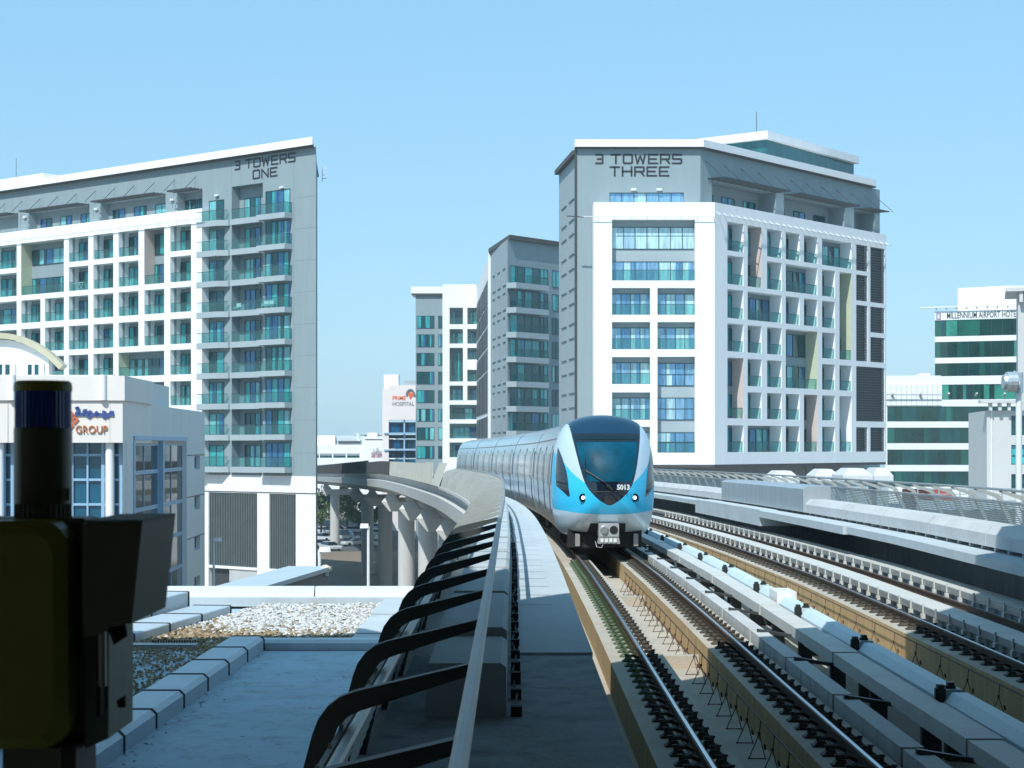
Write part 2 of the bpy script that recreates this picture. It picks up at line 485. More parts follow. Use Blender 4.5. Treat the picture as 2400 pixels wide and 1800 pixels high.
# walkway slab beside the near track
b = MB(); sweep(b, [(-2.40, -1.945), (-1.72, -1.945), (-1.72, -1.90), (-2.40, -1.90)], [17.2, 22, 28, 34] + FARY[1:], 0)
for k in range(70):     # joints between the precast slabs
    Y = 22.3 + k * 1.45
    A = [T(Y + d, q, -1.897) for d in (0, .03) for q in (-2.38, -1.98)]
    b.face([A[0], A[1], A[3], A[2]], 1)
kind(b.build('walkway', [WALKC, mat('dark slab joint', (0.12, 0.13, 0.14), 0.9)]), 'structure')
b = MB(); sweep(b, [(-3.35, -1.948), (-1.735, -1.948), (-1.735, -1.918), (-3.35, -1.918)], NEAR[:6] + [17.1], 0)
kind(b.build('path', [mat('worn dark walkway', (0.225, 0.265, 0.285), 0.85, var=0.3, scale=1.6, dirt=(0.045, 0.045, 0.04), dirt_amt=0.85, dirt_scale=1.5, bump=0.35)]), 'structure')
# cable troughs with stepped covers next to the walkway
Yc = 13.25
tr = thing('cable_trough', 'grey concrete cable trough with lifted covers beside the barrier', 'cable trough', (-.4, 14, -1.93))
i = 0
while Yc < 118:
    L = 1.9 if Yc < 30 else 3.0
    zt = -1.54 if i == 0 else (-1.47 if i % 2 else -1.49)
    b = MB(); sweep(b, [(-3.08, -1.93), (-2.50, -1.93), (-2.50, zt - .03), (-2.54, zt), (-3.05, zt)], [Yc, Yc + L * .5, Yc + L - .03], 0)
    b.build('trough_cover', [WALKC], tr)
    Yc += L; i += 1
for k in range(26):
    b = MB(); Y = 13.3 + k * .9
    c = T(Y, -2.43, -1.93); b.box(c.x - .04, c.x + .04, c.y - .05, c.y + .05, -1.945, -1.87 + .05 * random.random())
    b.build('cable_clamp', [BLACK], tr)
b = MB()
for k in range(1):
    pts = [T(13.5 + j * .7, -2.44 + .02 * math.sin(j * 1.7 + k), -1.88 + .04 * k + .012 * math.sin(j * 2.3)) for j in range(90)]
    b.tube(pts, .010, 5)
b.build('cable', [BLACK], tr)

# ------------------------------------------------------------------ tracks
def plinth(par, off, w0, w1, zt, Ys, R):
    b = MB(); sweep(b, [(off + w0, -3.36), (off + w0, zt), (off + w1, zt), (off + w1, -3.36)], Ys, [1, 0, 1, 1], R=R)
    return b.build('plinth', [FLOORC, SANDC], par)
def rail(par, off, Ys, R):
    b = MB()
    p = [(off - .07, -2.925), (off - .07, -2.91), (off - .012, -2.895), (off - .012, -2.815), (off - .036, -2.805), (off - .034, -2.786), (off - .017, -2.78),
         (off + .017, -2.78), (off + .034, -2.786), (off + .036, -2.805), (off + .012, -2.815), (off + .012, -2.895), (off + .07, -2.91), (off + .07, -2.925)]
    sweep(b, p, Ys, [0, 0, 0, 0, 0, 0, 1, 0, 0, 0, 0, 0, 0, 0], R=R)
    return b.build('rail', [RUST, RAILTOP], par)
def fast_geo(b, side, mi=0):
    """rail clip on its base plate: plate, shoulder, bolt and a coiled spring clip; local x points away from the rail"""
    x = side
    b.box(*sorted((0.05 * x, 0.26 * x)), -.07, .07, -2.93, -2.912, 0)
    b.frust([(.18 * x - .065, -.065), (.18 * x + .065, -.065), (.18 * x + .065, .065), (.18 * x - .065, .065)], -2.912,
            [(.17 * x - .035, -.035), (.17 * x + .035, -.035), (.17 * x + .035, .035), (.17 * x - .035, .035)], -2.87, 0)
    b.tube([(.205 * x, 0, -2.88), (.205 * x, 0, -2.825)], .018, 6, 0)
    b.tube([(.205 * x, 0, -2.845), (.205 * x, 0, -2.825)], .03, 6, 0)
    b.tube([(.15 * x + .048 * math.cos(a), .048 * math.sin(a), -2.85) for a in [6.283 * k / 9 for k in range(10)]], .012, 5, 1)
    b.bar((.12 * x, -.03, -2.84), (.03 * x, .02, -2.885), .03, .03, 1)
def fasteners(par, off, side, Y0, Y1, st, R, green=(99, 100), most=25):
    proto = {}
    n = 0; Y = Y0; rest = MB()
    while Y < Y1:
        o = off + ((offR(Y) - 4.76) if R else 0)
        c = T(Y, o, 0); e = T(Y + .3, o, 0) - T(Y - .3, o, 0)
        rz = math.atan2(-e.x, e.y)
        M = Matrix.Translation(c) @ Matrix.Rotation(rz, 4, 'Z')
        gr = green[0] < Y < green[1]
        if n < most:
            if gr not in proto:
                b = MB(); fast_geo(b, side)
                ob = b.build('rail_fastener', [FASTG if gr else FAST, FASTG if gr else FAST]); proto[gr] = (ob.data, ob.location.copy()); bpy.data.objects.remove(ob)
            me, l0 = proto[gr]
            ob = bpy.data.objects.new('rail_fastener', me); COL.objects.link(ob); ob.parent = par
            Mw = WM[par.name].inverted() @ M @ Matrix.Translation(l0)
            ob.location = Mw.to_translation(); ob.rotation_euler = (0, 0, rz)
        else:
            rest.M = M; fast_geo(rest, side, 0)
        n += 1; Y += st
    if rest.v:
        kind(rest.build('far_rail_fasteners', [FASTG if green[0] < 60 < green[1] else FAST] * 2, par), 'stuff')
trk = thing('railway_track', 'rusty railway track of two rails on concrete plinths under the train', 'railway track', (2.46, 10, -3.36))
TY = rng(8, 34, 2) + FARY[1:]
for o, w0, w1 in ((-.7175, -.42, .36), (.7175, -.36, .36)):
    plinth(trk, o, w0, w1, -2.93, TY, False)
    rail(trk, o, TY, False)
fasteners(trk, -.7175, -1, 12.2, 47, .55, False, (21.5, 61))
fasteners(trk, -.7175, 1, 12.2, 47, .55, False)
fasteners(trk, .7175, -1, 12.2, 47, .55, False)
fasteners(trk, .7175, 1, 12.2, 47, .55, False)
trk2 = thing('railway_track', 'empty railway track with dark rail on an ochre stained plinth beside the parapet', 'railway track', (7.2, 20, -3.36))
TY2 = rng(14, 34, 2) + FARY[1:]
plinth(trk2, 4.76 - .7175, -.40, .36, -2.93, TY2, True)
rail(trk2, 4.76 - .7175, TY2, True)
plinth(trk2, 4.76 + .7175, -.42, .36, -2.98, TY2, True)
rail(trk2, 4.76 + .7175, TY2, True)
fasteners(trk2, 4.76 - .7175, -1, 16, 75, .6, True, most=50)
fasteners(trk2, 4.76 - .7175, 1, 16, 75, .6, True, most=50)

# thin bent wire stirrups standing in the drainage channels
def stirrup(par, x0, Y, h, R, off):
    b = MB()
    o = off + ((offR(Y) - 4.76) if R else 0)
    a = T(Y, o, -3.36)
    b.tube([a + Vector((-.13, -.12, 0)), a + Vector((.0, 0, h * .62)), a + Vector((.02, .02, h))], .0065, 5)
    b.tube([a + Vector((.05, -.14, 0)), a + Vector((.0, 0, h * .62))], .006, 5)
    b.tube([a + Vector((-.14, -.12, .01)), a + Vector((.06, -.14, .01))], .006, 5)
    b.tube([a + Vector((0, 0, h * .6)), a + Vector((.0, 0, h * .68))], .017, 5)
    b.tube([a + Vector((.05, -.13, .1)), a + Vector((.04, -.12, .16))], .014, 5)
    return b
def stirrup_row(off, Y0, Y1, st, R, lab):
    t = thing('bond_wire', lab, 'wire rail', T(Y0, off, -3.36))
    Y = Y0
    while Y < Y1:
        stirrup(t, 0, Y, .40, R, off).build('wire_stand', [RUST], t); Y += st
    b = MB(); b.tube([T(y, off + .02 + ((offR(y) - 4.76) if R else 0), -2.96) for y in rng(Y0, Y1, 1.0)], .010, 5)
    b.build('wire', [RUST], t)
stirrup_row(.20, 16, 44, 1.05, False, 'row of thin bent wire stands between the two rails ahead of the train')
stirrup_row(3.55, 20, 62, 1.6, True, 'thin wire stands against the ochre plinth of the empty track')
# cross beams in the trough between rails
for k, Y in enumerate((28.4, 39.5)):
    b = MB(); c = T(Y, 0, 0)
    b.box(c.x - .35, c.x + .35, Y - .12, Y + .12, -3.358, -3.18)
    tag(b.build('cross_beam', [FLOORC]), ('pale concrete cross beam between the rails near the shadow edge', 'pale concrete cross beam between the rails close to the train')[k], 'beam', 'concrete beams between the rails')

# ------------------------------------------------------------------ ledge, trunking, third rail between the tracks
MY = rng(10, 34, 3) + FARY[1:]
b = MB()
Y = 10.0
lg = thing('concrete_kerb', 'low broken concrete kerb alongside the nearer track', 'kerb', T(20, 1.2, -3.36))
while Y < 60:
    L = 3.7
    b = MB(); sweep(b, [(1.14, -3.36), (1.14, -2.80), (1.36, -2.80), (1.36, -3.36)], [Y, Y + L * .5, Y + L - .12], [1, 0, 1, 1])
    b.build('kerb_block', [CONC, CONCW], lg)
    b = MB(); b.bar(T(Y + L - .4, 1.2, -2.772), T(Y + L - .4, 1.74, -2.86), .08, .045)
    b.build('strap_arm', [DGREY], lg); Y += L
tk = thing('cable_trunking', 'square white lidded cable trunking running between the tracks', 'cable trunking', T(20, 1.65, -2.82))
Y = 10.0; k = 0
while Y < 72:
    L = 2.4
    d = .012 if k % 3 == 0 else 0
    b = MB(); sweep(b, [(1.71 - d, -2.86), (1.71 - d, -2.70 + d), (2.03 + d, -2.70 + d), (2.03 + d, -2.86)], [Y, Y + L * .5, Y + L - .015], 0)
    b.build('trunking_length', [TRAYW], tk); Y += L; k += 1
for k in range(22):
    b = MB(); c = T(11 + k * 2.8, 1.87, 0); b.box(c.x - .1, c.x + .1, c.y - .05, c.y + .05, -3.36 - grad(c.y), -2.865 - grad(c.y))
    b.build('trunking_leg', [DGREY], tk)
tp = thing('third_rail', 'blue white third rail cover on dark insulator brackets between the tracks', 'third rail', T(20, 2.1, -2.8))
Y = 10.0; k = 0
while Y < 72:
    L = 5.0
    b = MB()
    sweep(b, [(2.13, -2.86), (2.13, -2.72), (2.20, -2.62), (2.36, -2.62), (2.43, -2.72), (2.43, -2.86)], [Y + .12, Y + L * .33, Y + L * .66, Y + L - .12], 0)
    b.build('rail_cover', [TRAYB], tp)
    b = MB()
    for q, o in ((0, 2.10), (.22, 2.26)):
        c = T(Y + q, o, 0); zg = -grad(Y)
        b.box(c.x - .035, c.x + .035, Y + q - .05, Y + q + .05, -2.97 + zg, -2.55 + zg)
        b.box(c.x - .055, c.x + .055, Y + q - .035, Y + q + .035, -2.72 + zg, -2.59 + zg)
    c = T(Y, 2.36, 0); b.box(c.x - .2, c.x + .08, Y - .06, Y + .08, -3.36 - grad(Y), -2.88 - grad(Y))
    b.build('insulator_bracket', [FASTG if False else mat('insulator black', (0.02, 0.025, 0.022), .5)], tp)
    Y += L; k += 1
b = MB(); c = T(33, 2.28, 0); b.box(c.x - .17, c.x + .17, 32.4, 33.4, -2.80, -2.54)
b.build('junction_box', [WPAINT], tp)
# planked guard trays beside the empty track
def tray(off, w, z, lab, st):
    t = thing('plank_tray', lab, 'cable tray', T(20, off, -3.36))
    b = MB()
    Y = 15.0
    while Y < 112:
        sweep(b, [(off, z - .06), (off, z), (off + w, z), (off + w, z - .06)], [Y, Y + 1.1], 0, R=True); Y += 1.125
    b.build('planks', [TRAYW], t)
    b = MB()
    sweep(b, [(off - .05, z - .10), (off - .05, z + .012), (off - .012, z + .012), (off - .012, z - .10)], rng(15, 112, 2), 0, R=True)
    b.build('edge_rail', [TUBE], t)
    Y = 15.5; n = 0; rest = MB()
    while Y < 80:
        c = T(Y, off - .07 + (offR(Y) - 4.76), 0); zg = -grad(Y)
        q = MB()
        q.box(c.x - .03, c.x + .03, Y - .06, Y + .06, z - .185 + zg, z - .10 + zg)
        q.box(c.x - .012, c.x + .012, Y - .02, Y + .02, z - .09 + zg, z + .06 + zg)
        q.build('tray_bracket', [TRAYW], t)
        n += 1; Y += st
    b = MB(); sweep(b, [(off + .05, -3.36), (off + .05, z - .07), (off + w - .02, z - .07), (off + w - .02, -3.36)], rng(15, 112, 3), 0, R=True)
    b.build('tray_base', [CONCW], t)
tray(4.53, .46, -2.74, 'pale planked tray inside the rails of the empty track', .95)
tray(5.60, .50, -2.62, 'pale planked tray with bracket row below the parapet', 1.0)

# parapet walkway slab, its cable cover, the tall galvanised box
b = MB()
sl_ = [(5.67, -2.10), (5.67, -1.93), (8.6, -1.93), (8.6, -2.10)]
sweep(b, sl_, rng(14, 45, 2.5), 0, R=True)
sweep(b, [(5.60, -2.12), (5.60, -1.92), (8.6, -1.92), (8.6, -2.12)], rng(45.1, 58, 2.5), 0, R=True)
sweep(b, [(5.64, -2.40), (5.64, -1.90), (8.6, -1.90), (8.6, -2.40)], rng(58, 72, 2), 0, R=True)
sweep(b, sl_, rng(72.02, 122, 3), 0, R=True)
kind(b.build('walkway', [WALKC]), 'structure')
cc = thing('cable_duct', 'pale chamfered cable duct raised on small feet along the parapet walkway', 'cable duct', T(30, 6.6, -1.93))
Y = 16.0
while Y < 118:
    L = 4.6
    b = MB(); sweep(b, [(6.22, -1.85), (6.22, -1.62), (6.36, -1.47), (6.80, -1.47), (6.92, -1.60), (6.92, -1.85)], [Y, Y + L * .33, Y + L * .66, Y + L - .05], 0, R=True)
    b.build('duct_cover', [CONC], cc); Y += L
Y = 22.0
while Y < 112:
    b = MB(); c = T(Y, 6.28 + offR(Y) - 4.76, 0); d = T(Y, 6.8 + offR(Y) - 4.76, 0)
    b.bar(c + Vector((0, 0, -1.89)), d + Vector((0, 0, -1.89)), .10, .085); Y += .92
    b.build('duct_foot', [CONC], cc)
b = MB(); sweep(b, [(6.16, -1.84), (6.16, -1.18), (6.30, -1.10), (6.95, -1.10), (6.95, -1.84)], rng(53.6, 69, 1.7), 0, R=True)
tag(b.build('cable_cabinet', [GALV]), 'long galvanised metal cable cabinet on the parapet walkway', 'cabinet')
b = MB()
p0 = T(27.5, 8.66 - .05, -2.1)
b.tube([p0, p0 + Vector((-.02, .02, -.35)), p0 + Vector((-.08, -.1, -.75)), p0 + Vector((-.1, -.25, -1.2))], .022, 6)
b.tube([p0 + Vector((0, -.2, 0)), p0 + Vector((-.03, -.5, -.5)), p0 + Vector((-.05, -.8, -1.2))], .010, 5)
tag(b.build('hanging_cable', [BLACK]), 'black cable hanging down the shaded parapet wall', 'cable')

# ------------------------------------------------------------------ barrier fences
def fence(side, Y0, Y1, lab, hand, bend, base, zb, R, near_shade):
    t = thing('safety_fence', lab, 'fence', T(Y0, base, zb))
    f = lambda Y, o, z: T(Y, o + ((offR(Y) - 4.76) if R else 0), z)
    Ys = rng(Y0, Y1, 2.0)
    for i, Y in enumerate(Ys):
        b = MB()
        A, B, C = f(Y, base, zb), f(Y, bend, -1.10), f(Y, hand, -.93)
        d1 = (B - A).normalized(); d2 = (C - B).normalized()
        w = .036
        def prof(P, n, h): return [P + n * h + Vector((0, w, 0)), P + n * h - Vector((0, w, 0)), P - n * h - Vector((0, w, 0)), P - n * h + Vector((0, w, 0))]
        n1 = Vector((d1.z, 0, -d1.x)) * -side; n2 = Vector((d2.z, 0, -d2.x)) * -side
        if n1.z < 0 and False: n1 = -n1
        rings = [prof(A, n1, .055), prof(A + (B - A) * .55, n1, .046), prof(B - d1 * .12, n1, .044)]
        for k in range(1, 4):
            q = k / 4; n = (n1 * (1 - q) + n2 * q).normalized()
            rings.append(prof((B - d1 * .12) * (1 - q) ** 2 + B * 2 * q * (1 - q) + (B + d2 * .12) * q * q, n, .044))
        rings += [prof(B + d2 * .12, n2, .042), prof(C, n2, .022)]
        b.grid(rings)
        b.build('bracket', [FENCE_SHADE if Y < near_shade else FENCE], t)  # nearest brackets have the station's shade painted into their steel colour
    fy = rng(Y0 - 1.5, Y1, 1.0)
    b = MB(); b.tube([f(Y, hand, -.90) for Y in fy], .028, 10); b.build('handrail', [TUBE], t)
    ib = bend - side * .10
    b = MB(); b.tube([f(Y, ib, -1.19) for Y in fy], .026, 8); b.build('lower_rail', [TUBE], t)
    b = MB()          # thin horizontal slats between the posts
    n = 14 if side < 0 else 16
    for k in range(n):
        q = (k + .5) / n
        o = base * (1 - q) + (bend - side * .06) * q; z = zb * (1 - q) + -1.17 * q
        b.grid([[f(Y, o - .012, z + .012), f(Y, o + .012, z + .012), f(Y, o + .012, z - .014), f(Y, o - .012, z - .014)] for Y in fy])
    for Y in rng(Y0, Y1, .5):
        A = f(Y, base, zb); B = f(Y, bend - side * .05, -1.17); b.bar(A, B, .014, .014)
    b.build('slat_panel', [MESHP], t)
    return t
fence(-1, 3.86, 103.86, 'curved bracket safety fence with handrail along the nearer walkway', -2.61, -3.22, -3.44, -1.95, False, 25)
fence(1, 22, 112, 'curved bracket safety fence with slatted panels on the parapet walkway', 7.44, 7.98, 8.30, -1.93, True, 0)
# tall noise barrier further along the bend
nb = thing('noise_barrier', 'tall dark and pale metal noise barrier panels on the far bend', 'barrier', T(120, -3.5, -1.95))
b0 = rng(106, 400, 7)
PANL = [mat('pale mesh panel', (0.42, 0.435, 0.40), .7, var=.1), mat('dark barrier panel', (0.055, 0.06, 0.06), .7, var=.15)]  # pale mesh for the first panels, dark sheet for the rest
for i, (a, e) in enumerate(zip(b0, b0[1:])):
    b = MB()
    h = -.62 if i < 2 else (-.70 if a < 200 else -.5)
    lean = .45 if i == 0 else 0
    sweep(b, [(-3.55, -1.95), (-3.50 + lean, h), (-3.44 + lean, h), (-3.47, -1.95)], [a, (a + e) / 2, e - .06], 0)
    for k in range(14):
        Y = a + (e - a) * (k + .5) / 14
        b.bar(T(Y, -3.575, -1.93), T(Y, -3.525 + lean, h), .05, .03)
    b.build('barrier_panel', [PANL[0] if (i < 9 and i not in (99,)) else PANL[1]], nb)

# ------------------------------------------------------------------ the train
YF = 47.4; YE = 123.0
ZR = -2.78
train = thing('metro_train', 'silver and cyan metro train with a dark shield windscreen rounding the bend', 'train', T(YF, 0, ZR))
def sect(k=1.0):
    """half outline of the body above the rail, from the skirt up over the roof (x, z)"""
    h = [(0, .44), (.55, .44), (1.02, .47), (1.16, .60), (1.24, .80), (1.30, 1.10), (1.335, 1.5), (1.34, 1.9), (1.32, 2.3), (1.28, 2.65),
         (1.20, 2.95), (1.10, 3.20), (.95, 3.39), (.72, 3.51), (.4, 3.59), (0, 3.62)]
    return h + [(-x, z) for x, z in reversed(h[1:-1])]
SEC = sect()
for _ in range(2):      # round the corners of the body outline
    SEC = [q for (a, e) in zip(SEC, SEC[1:] + SEC[:1]) for q in ((a[0] * .75 + e[0] * .25, a[1] * .75 + e[1] * .25), (a[0] * .25 + e[0] * .75, a[1] * .25 + e[1] * .75))]
def carbody(Ya, Yb):
    b = MB(); rings = []
    for Y in rng(Ya, Yb, 2.0):
        e = 0
        rings.append([T(Y, x, z + ZR) for x, z in SEC])
    b.grid(rings)
    return b
def off_at(z):   # half width of the body at height z above the rail
    for (x0, z0), (x1, z1) in zip(sect()[1:15], sect()[2:16]):
        if z0 <= z <= z1: return x0 + (x1 - x0) * (z - z0) / max(1e-6, z1 - z0)
    return 1.3
def side_panel(b, side, Ya, Yb, za, zb, out=.012, mi=0):
    zs = rng(za, zb, .12); Ys = rng(Ya, Yb, 1.0)
    rings = [[T(Y, side * (off_at(z) + out), z + ZR) for z in zs] for Y in Ys]
    b.grid(rings, mi, closed=False)
NOSE = 2.1
cars = []
L = (YE - YF - NOSE) / 5
for i in range(5):
    a = YF + NOSE + i * L + (.0 if i == 0 else .22); e = YF + NOSE + (i + 1) * L - .22
    body = carbody(a, e).build('car_body', [SILVS], train)
    me = body.data
    for side in (-1,):
        b = MB(); side_panel(b, side, a + .3, e - .3, 1.78, 2.72); b.build('window_band', [WINT], body)
        n = 3
        for k in range(n):
            c = a + (e - a) * (k + .5) / n
            b = MB(); side_panel(b, side, c - .75, c - .02, .95, 2.85, .016, 0); side_panel(b, side, c + .02, c + .75, .95, 2.85, .016, 0)
            side_panel(b, side, c - .62, c - .15, 1.75, 2.62, .02, 1); side_panel(b, side, c + .15, c + .62, 1.75, 2.62, .02, 1)
            for q in (c - .77, c + .77, c): side_panel(b, side, q - .012, q + .012, .95, 2.86, .018, 2)
            b.build('door', [SILVS, WINT, mat('door seal', (.30, .33, .34), .6)], body)
        b = MB()
        for k in range(9):
            c = a + (e - a) * (k + .5) / 9; side_panel(b, side, c - .5, c + .3, 3.0, 3.035, .02)
            b.build('roof_vent', [DGREY], body); b = MB()
    b = MB()
    if i: 
        b.grid([[T(Y, x * .93, z * .97 + ZR) for x, z in SEC] for Y in (a - .44, a)]); b.build('gangway', [BLACK], train)
    for q in ((a + 1.6, a + 4.2), (e - 4.4, e - 1.6)):
        b = MB()
        for side in (-1, 1):
            for w in (q[0] + .5, q[1] - .5):
                c = T(w, side * .73, ZR + .40)
                b.tube([c + Vector((-.06, 0, 0)), c + Vector((.06, 0, 0))], .40, 16)
            if side > 0: b.tube([T(q[0] + .5, -.75, ZR + .40), T(q[0] + .5, .75, ZR + .40)], .09, 8); b.tube([T(q[1] - .5, -.75, ZR + .40), T(q[1] - .5, .75, ZR + .40)], .09, 8)
            b.bar(T(q[0], side * .98, ZR + .42), T(q[1], side * .98, ZR + .42), .14, .26)
        b.build('bogie', [BLACK], train)
    b = MB(); sweep(b, [(-.95, ZR + .16), (-.95, ZR + .55), (.95, ZR + .55), (.95, ZR + .16)], [a + (2.6 if i == 0 else 4.8), (a + e) / 2, e - 4.8], 0)
    b.build('underfloor_box', [BLACK], train)
    if i == 0:
        b = MB(); b.box(T(YF, 0, 0).x - .95, T(YF, 0, 0).x + .95, YF + 1.0, YF + 2.4, ZR + .14, ZR + .60); b.build('pilot_beam', [BLACK], train)

# cab nose: polar surface from the body outline to the blunt front
CZ = 1.75
x0c = cxy(YF + 1)
def nose_pt(k, r, out=0.0):
    """k: position round the outline 0..1 (0 = bottom, clockwise seen from ahead), r: 0 centre .. 1 rim"""
    n = len(OUT)
    f = (k % 1.0) * n; i = int(f) % n; q = f - int(f)
    X = OUT[i][0] * (1 - q) + OUT[(i + 1) % n][0] * q; Z = OUT[i][1] * (1 - q) + OUT[(i + 1) % n][1] * q
    x, z = X * r, CZ + (Z - CZ) * r
    return face_pt(x, z, r, out)
def depth(x, z, r):
    y = NOSE * (1 - (1 - min(1, r) ** 2.3) ** (1 / 2.3))
    up = max(0.0, z - 1.5); y += .12 * up ** 1.7 * (1 - r ** 6) 
    y += .10 * abs(x) ** 2 * (1 - r ** 4)
    return min(y, NOSE)
def face_pt(x, z, r, out=0.0):
    Y = YF + depth(x, z, r) - out
    c = cxy(YF + 2.0)
    return Vector((c + x + .045 * (NOSE - depth(x, z, r)), Y, ZR + z - grad(YF)))
# resample the outline evenly by angle
OUT = []
def ray_out(a):
    dx, dz = math.sin(a), -math.cos(a)
    best = 9
    for (xa, za), (xb, zb) in zip(SEC, SEC[1:] + SEC[:1]):
        # solve CZ + t*d on the segment
        ex, ez = xb - xa, zb - za
        den = dx * ez - dz * ex
        if abs(den) < 1e-9: continue
        t = (xa * ez - (za - CZ) * ex) / den
        s = (xa * dz - (za - CZ) * dx) / den
        if t > 0 and -1e-6 <= s <= 1 + 1e-6: best = min(best, t)
    return (dx * best, CZ + dz * best)
NA = 420
OUT = [ray_out(2 * math.pi * i / NA) for i in range(NA)]
SH = [(3.44, .94), (3.0, .87), (2.62, .80), (2.3, .735), (2.06, .675), (1.9, .625), (1.78, .57), (1.68, .505), (1.6, .44), (1.5, .345), (1.42, .25), (1.35, .14), (1.31, .06), (1.295, 0)]
def sh_half(z):
    if z >= SH[0][0]: return SH[0][1]
    for (za, a), (zb, c) in zip(SH, SH[1:]):
        if zb <= z <= za: return c + (a - c) * (z - zb) / (za - zb)
    return -1
def region(x, z):
    """0 silver, 1 blue, 2 black shield, 3 navy visor"""
    h = sh_half(z); ax = abs(x)
    if h > 0 and ax <= h: return 3 if z > 3.13 else 2
    if z < 1.06 + .10 * (ax / 1.3) ** 2: return 0
    lim = {3.6: 1.5, 2.75: 1.4, 2.55: 1.2, 2.35: 1.08, 2.17: .95, 2.04: .83, 1.9: .66, 1.8: .52, 1.6: 0}
    ks = sorted(lim)
    if z >= ks[-1]: return 0
    v = 0
    for k0, k1 in zip(ks, ks[1:]):
        if k0 <= z <= k1: v = lim[k0] + (lim[k1] - lim[k0]) * (z - k0) / (k1 - k0)
    if z < ks[0]: v = 0
    return 1 if ax > v else 0
NR = 210
b = MB()
rs = [(k / NR) ** .8 for k in range(1, NR + 1)]
ring = [[nose_pt(i / NA, r) for i in range(NA)] for r in rs]
b.grid(ring, 0, closed=True, caps=False)
b.face([nose_pt(i / NA, rs[0]) for i in range(NA)], 0)
# region per face from the face centre
cx0 = cxy(YF + 2.0)
NX = lambda p: p.x - cx0 - .045 * (NOSE - (p.y - YF))
for i, f in enumerate(b.f):
    c = sum((b.v[q] for q in f), Vector((0, 0, 0))) / len(f)
    x, z = NX(c), c.z - ZR + grad(YF)
    b.m[i] = region(x, z)
    if z < .83 and abs(x) < .45 + .06 * (.83 - z) / .35: b.m[i] = 4
cab = b.build('cab_nose', [SILVER, BLUE, BLACKG, DNAVY, BLACK], train, smooth=True)
def front_patch(poly_rows, out, name, m, par):
    b = MB()
    rows = []
    for z, xa, xb in poly_rows:
        row = []
        for k in range(13):
            x = xa + (xb - xa) * k / 12
            a = math.atan2(x, -(z - CZ)); o = ray_out(a)
            R_ = math.hypot(o[0], o[1] - CZ); r = math.hypot(x, z - CZ) / R_
            row.append(face_pt(x, z, r, out))
        rows.append(row)
    b.grid(rows, 0, closed=False)
    return b.build(name, m, par, smooth=True)
wsr = [(z, -(sh_half(z) - .055 - c), sh_half(z) - .055 - c) for z, c in [(1.90, .16), (1.905, .10), (1.92, .055), (1.95, .02), (1.99, .0)] + [(q, 0) for q in rng(2.05, 2.90, .065)]]
front_patch(wsr, .012, 'windscreen', [TEALG], cab)
front_patch([(z, -(.80), .80) for z in (2.97, 3.02, 3.07)], .013, 'destination_display', [mat('dark display', (.004, .02, .03), .15)], cab)
front_patch([(1.66, -.40, .40), (1.635, -.39, .39)], .012, 'trim_line', [DGREY], cab)
for sx in (-1, 1):
    x, z = sx * .655, 1.49
    a = math.atan2(x, -(z - CZ)); o = ray_out(a); r = math.hypot(x, z - CZ) / math.hypot(o[0], o[1] - CZ)
    P = face_pt(x, z, r); P2 = face_pt(x, z, r, .05)
    b = MB(); b.tube([P + Vector((0, .03, 0)), P + Vector((0, -.035, 0))], .105, 20)
    h = b.build('headlight', [BLACKG], train)
    b = MB(); b.tube([P + Vector((0, -.03, 0)), P + Vector((0, -.045, 0))], .044, 16)
    b.build('lamp_lens', [emit('lit headlamp', (.95, .97, 1.0), 2.2)], h)
# wiper
def fp(x, z, out):
    a = math.atan2(x, -(z - CZ)); o = ray_out(a); r = math.hypot(x, z - CZ) / math.hypot(o[0], o[1] - CZ); return face_pt(x, z, r, out)
b = MB()
b.tube([fp(.05, 1.72, .03), fp(-.16, 1.90, .05), fp(-.40, 2.06, .05), fp(-.60, 2.20, .045)], .015, 6)
b.tube([fp(.02, 1.78, .03), fp(-.30, 1.98, .05), fp(-.58, 2.16, .045)], .011, 6)
b.tube([fp(-.61, 2.02, .04), fp(-.60, 2.2, .04), fp(-.60, 2.48, .04)], .013, 6)
b.tube([fp(-.08, 1.80, .03), fp(.08, 1.68, .03)], .035, 6)
b.build('wiper', [mat('wiper black', (.01, .011, .012), .5)], cab)
P = fp(.18, 1.70, .02)
text_mesh('fleet_number', '5013', Matrix.Translation((P.x, P.y - .03, P.z)), .175, WPAINT, cab, .004, .006, width=.32)
ZC = ZR - .11
# recessed coupler in its black mouth
c = cx0 + .06
b = MB()
b.box(c - .24, c + .26, YF - .10, YF + .8, ZC + .58, ZC + .90)
b.frust([(c - .27, YF - .06), (c + .29, YF - .06), (c + .29, YF + .4), (c - .27, YF + .4)], ZC + .40, [(c - .24, YF - .08), (c + .26, YF - .08), (c + .26, YF + .4), (c - .24, YF + .4)], ZC + .57)
cp = b.build('coupler', [mat('grey coupler casting', (.46, .48, .48), .45, .4, var=.2, scale=6)], train)
b = MB()
b.tube([(c - .11, YF - .16, ZC + .75), (c - .11, YF - .09, ZC + .75)], .085, 16, r2=.12)
b.build('coupler_cone', [mat('bright coupler steel', (.6, .62, .63), .3, .8)], cp)
b = MB(); b.tube([(c + .13, YF - .115, ZC + .75), (c + .13, YF - .09, ZC + .75)], .105, 16); b.build('coupler_cup', [BLACK], cp)
b = MB()
for k in range(4): b.box(c - .2 + k * .11, c - .13 + k * .11, YF - .10, YF - .06, ZC + .44, ZC + .53)
b.build('pin_block', [WPAINT], cp)
b = MB(); b.tube([(c - .33, YF - .0, ZC + .45), (c - .30, YF - .1, ZC + .32), (c - .18, YF - .1, ZC + .30), (c - .12, YF, ZC + .42)], .012, 6); b.build('coupler_cable', [TUBE], cp)
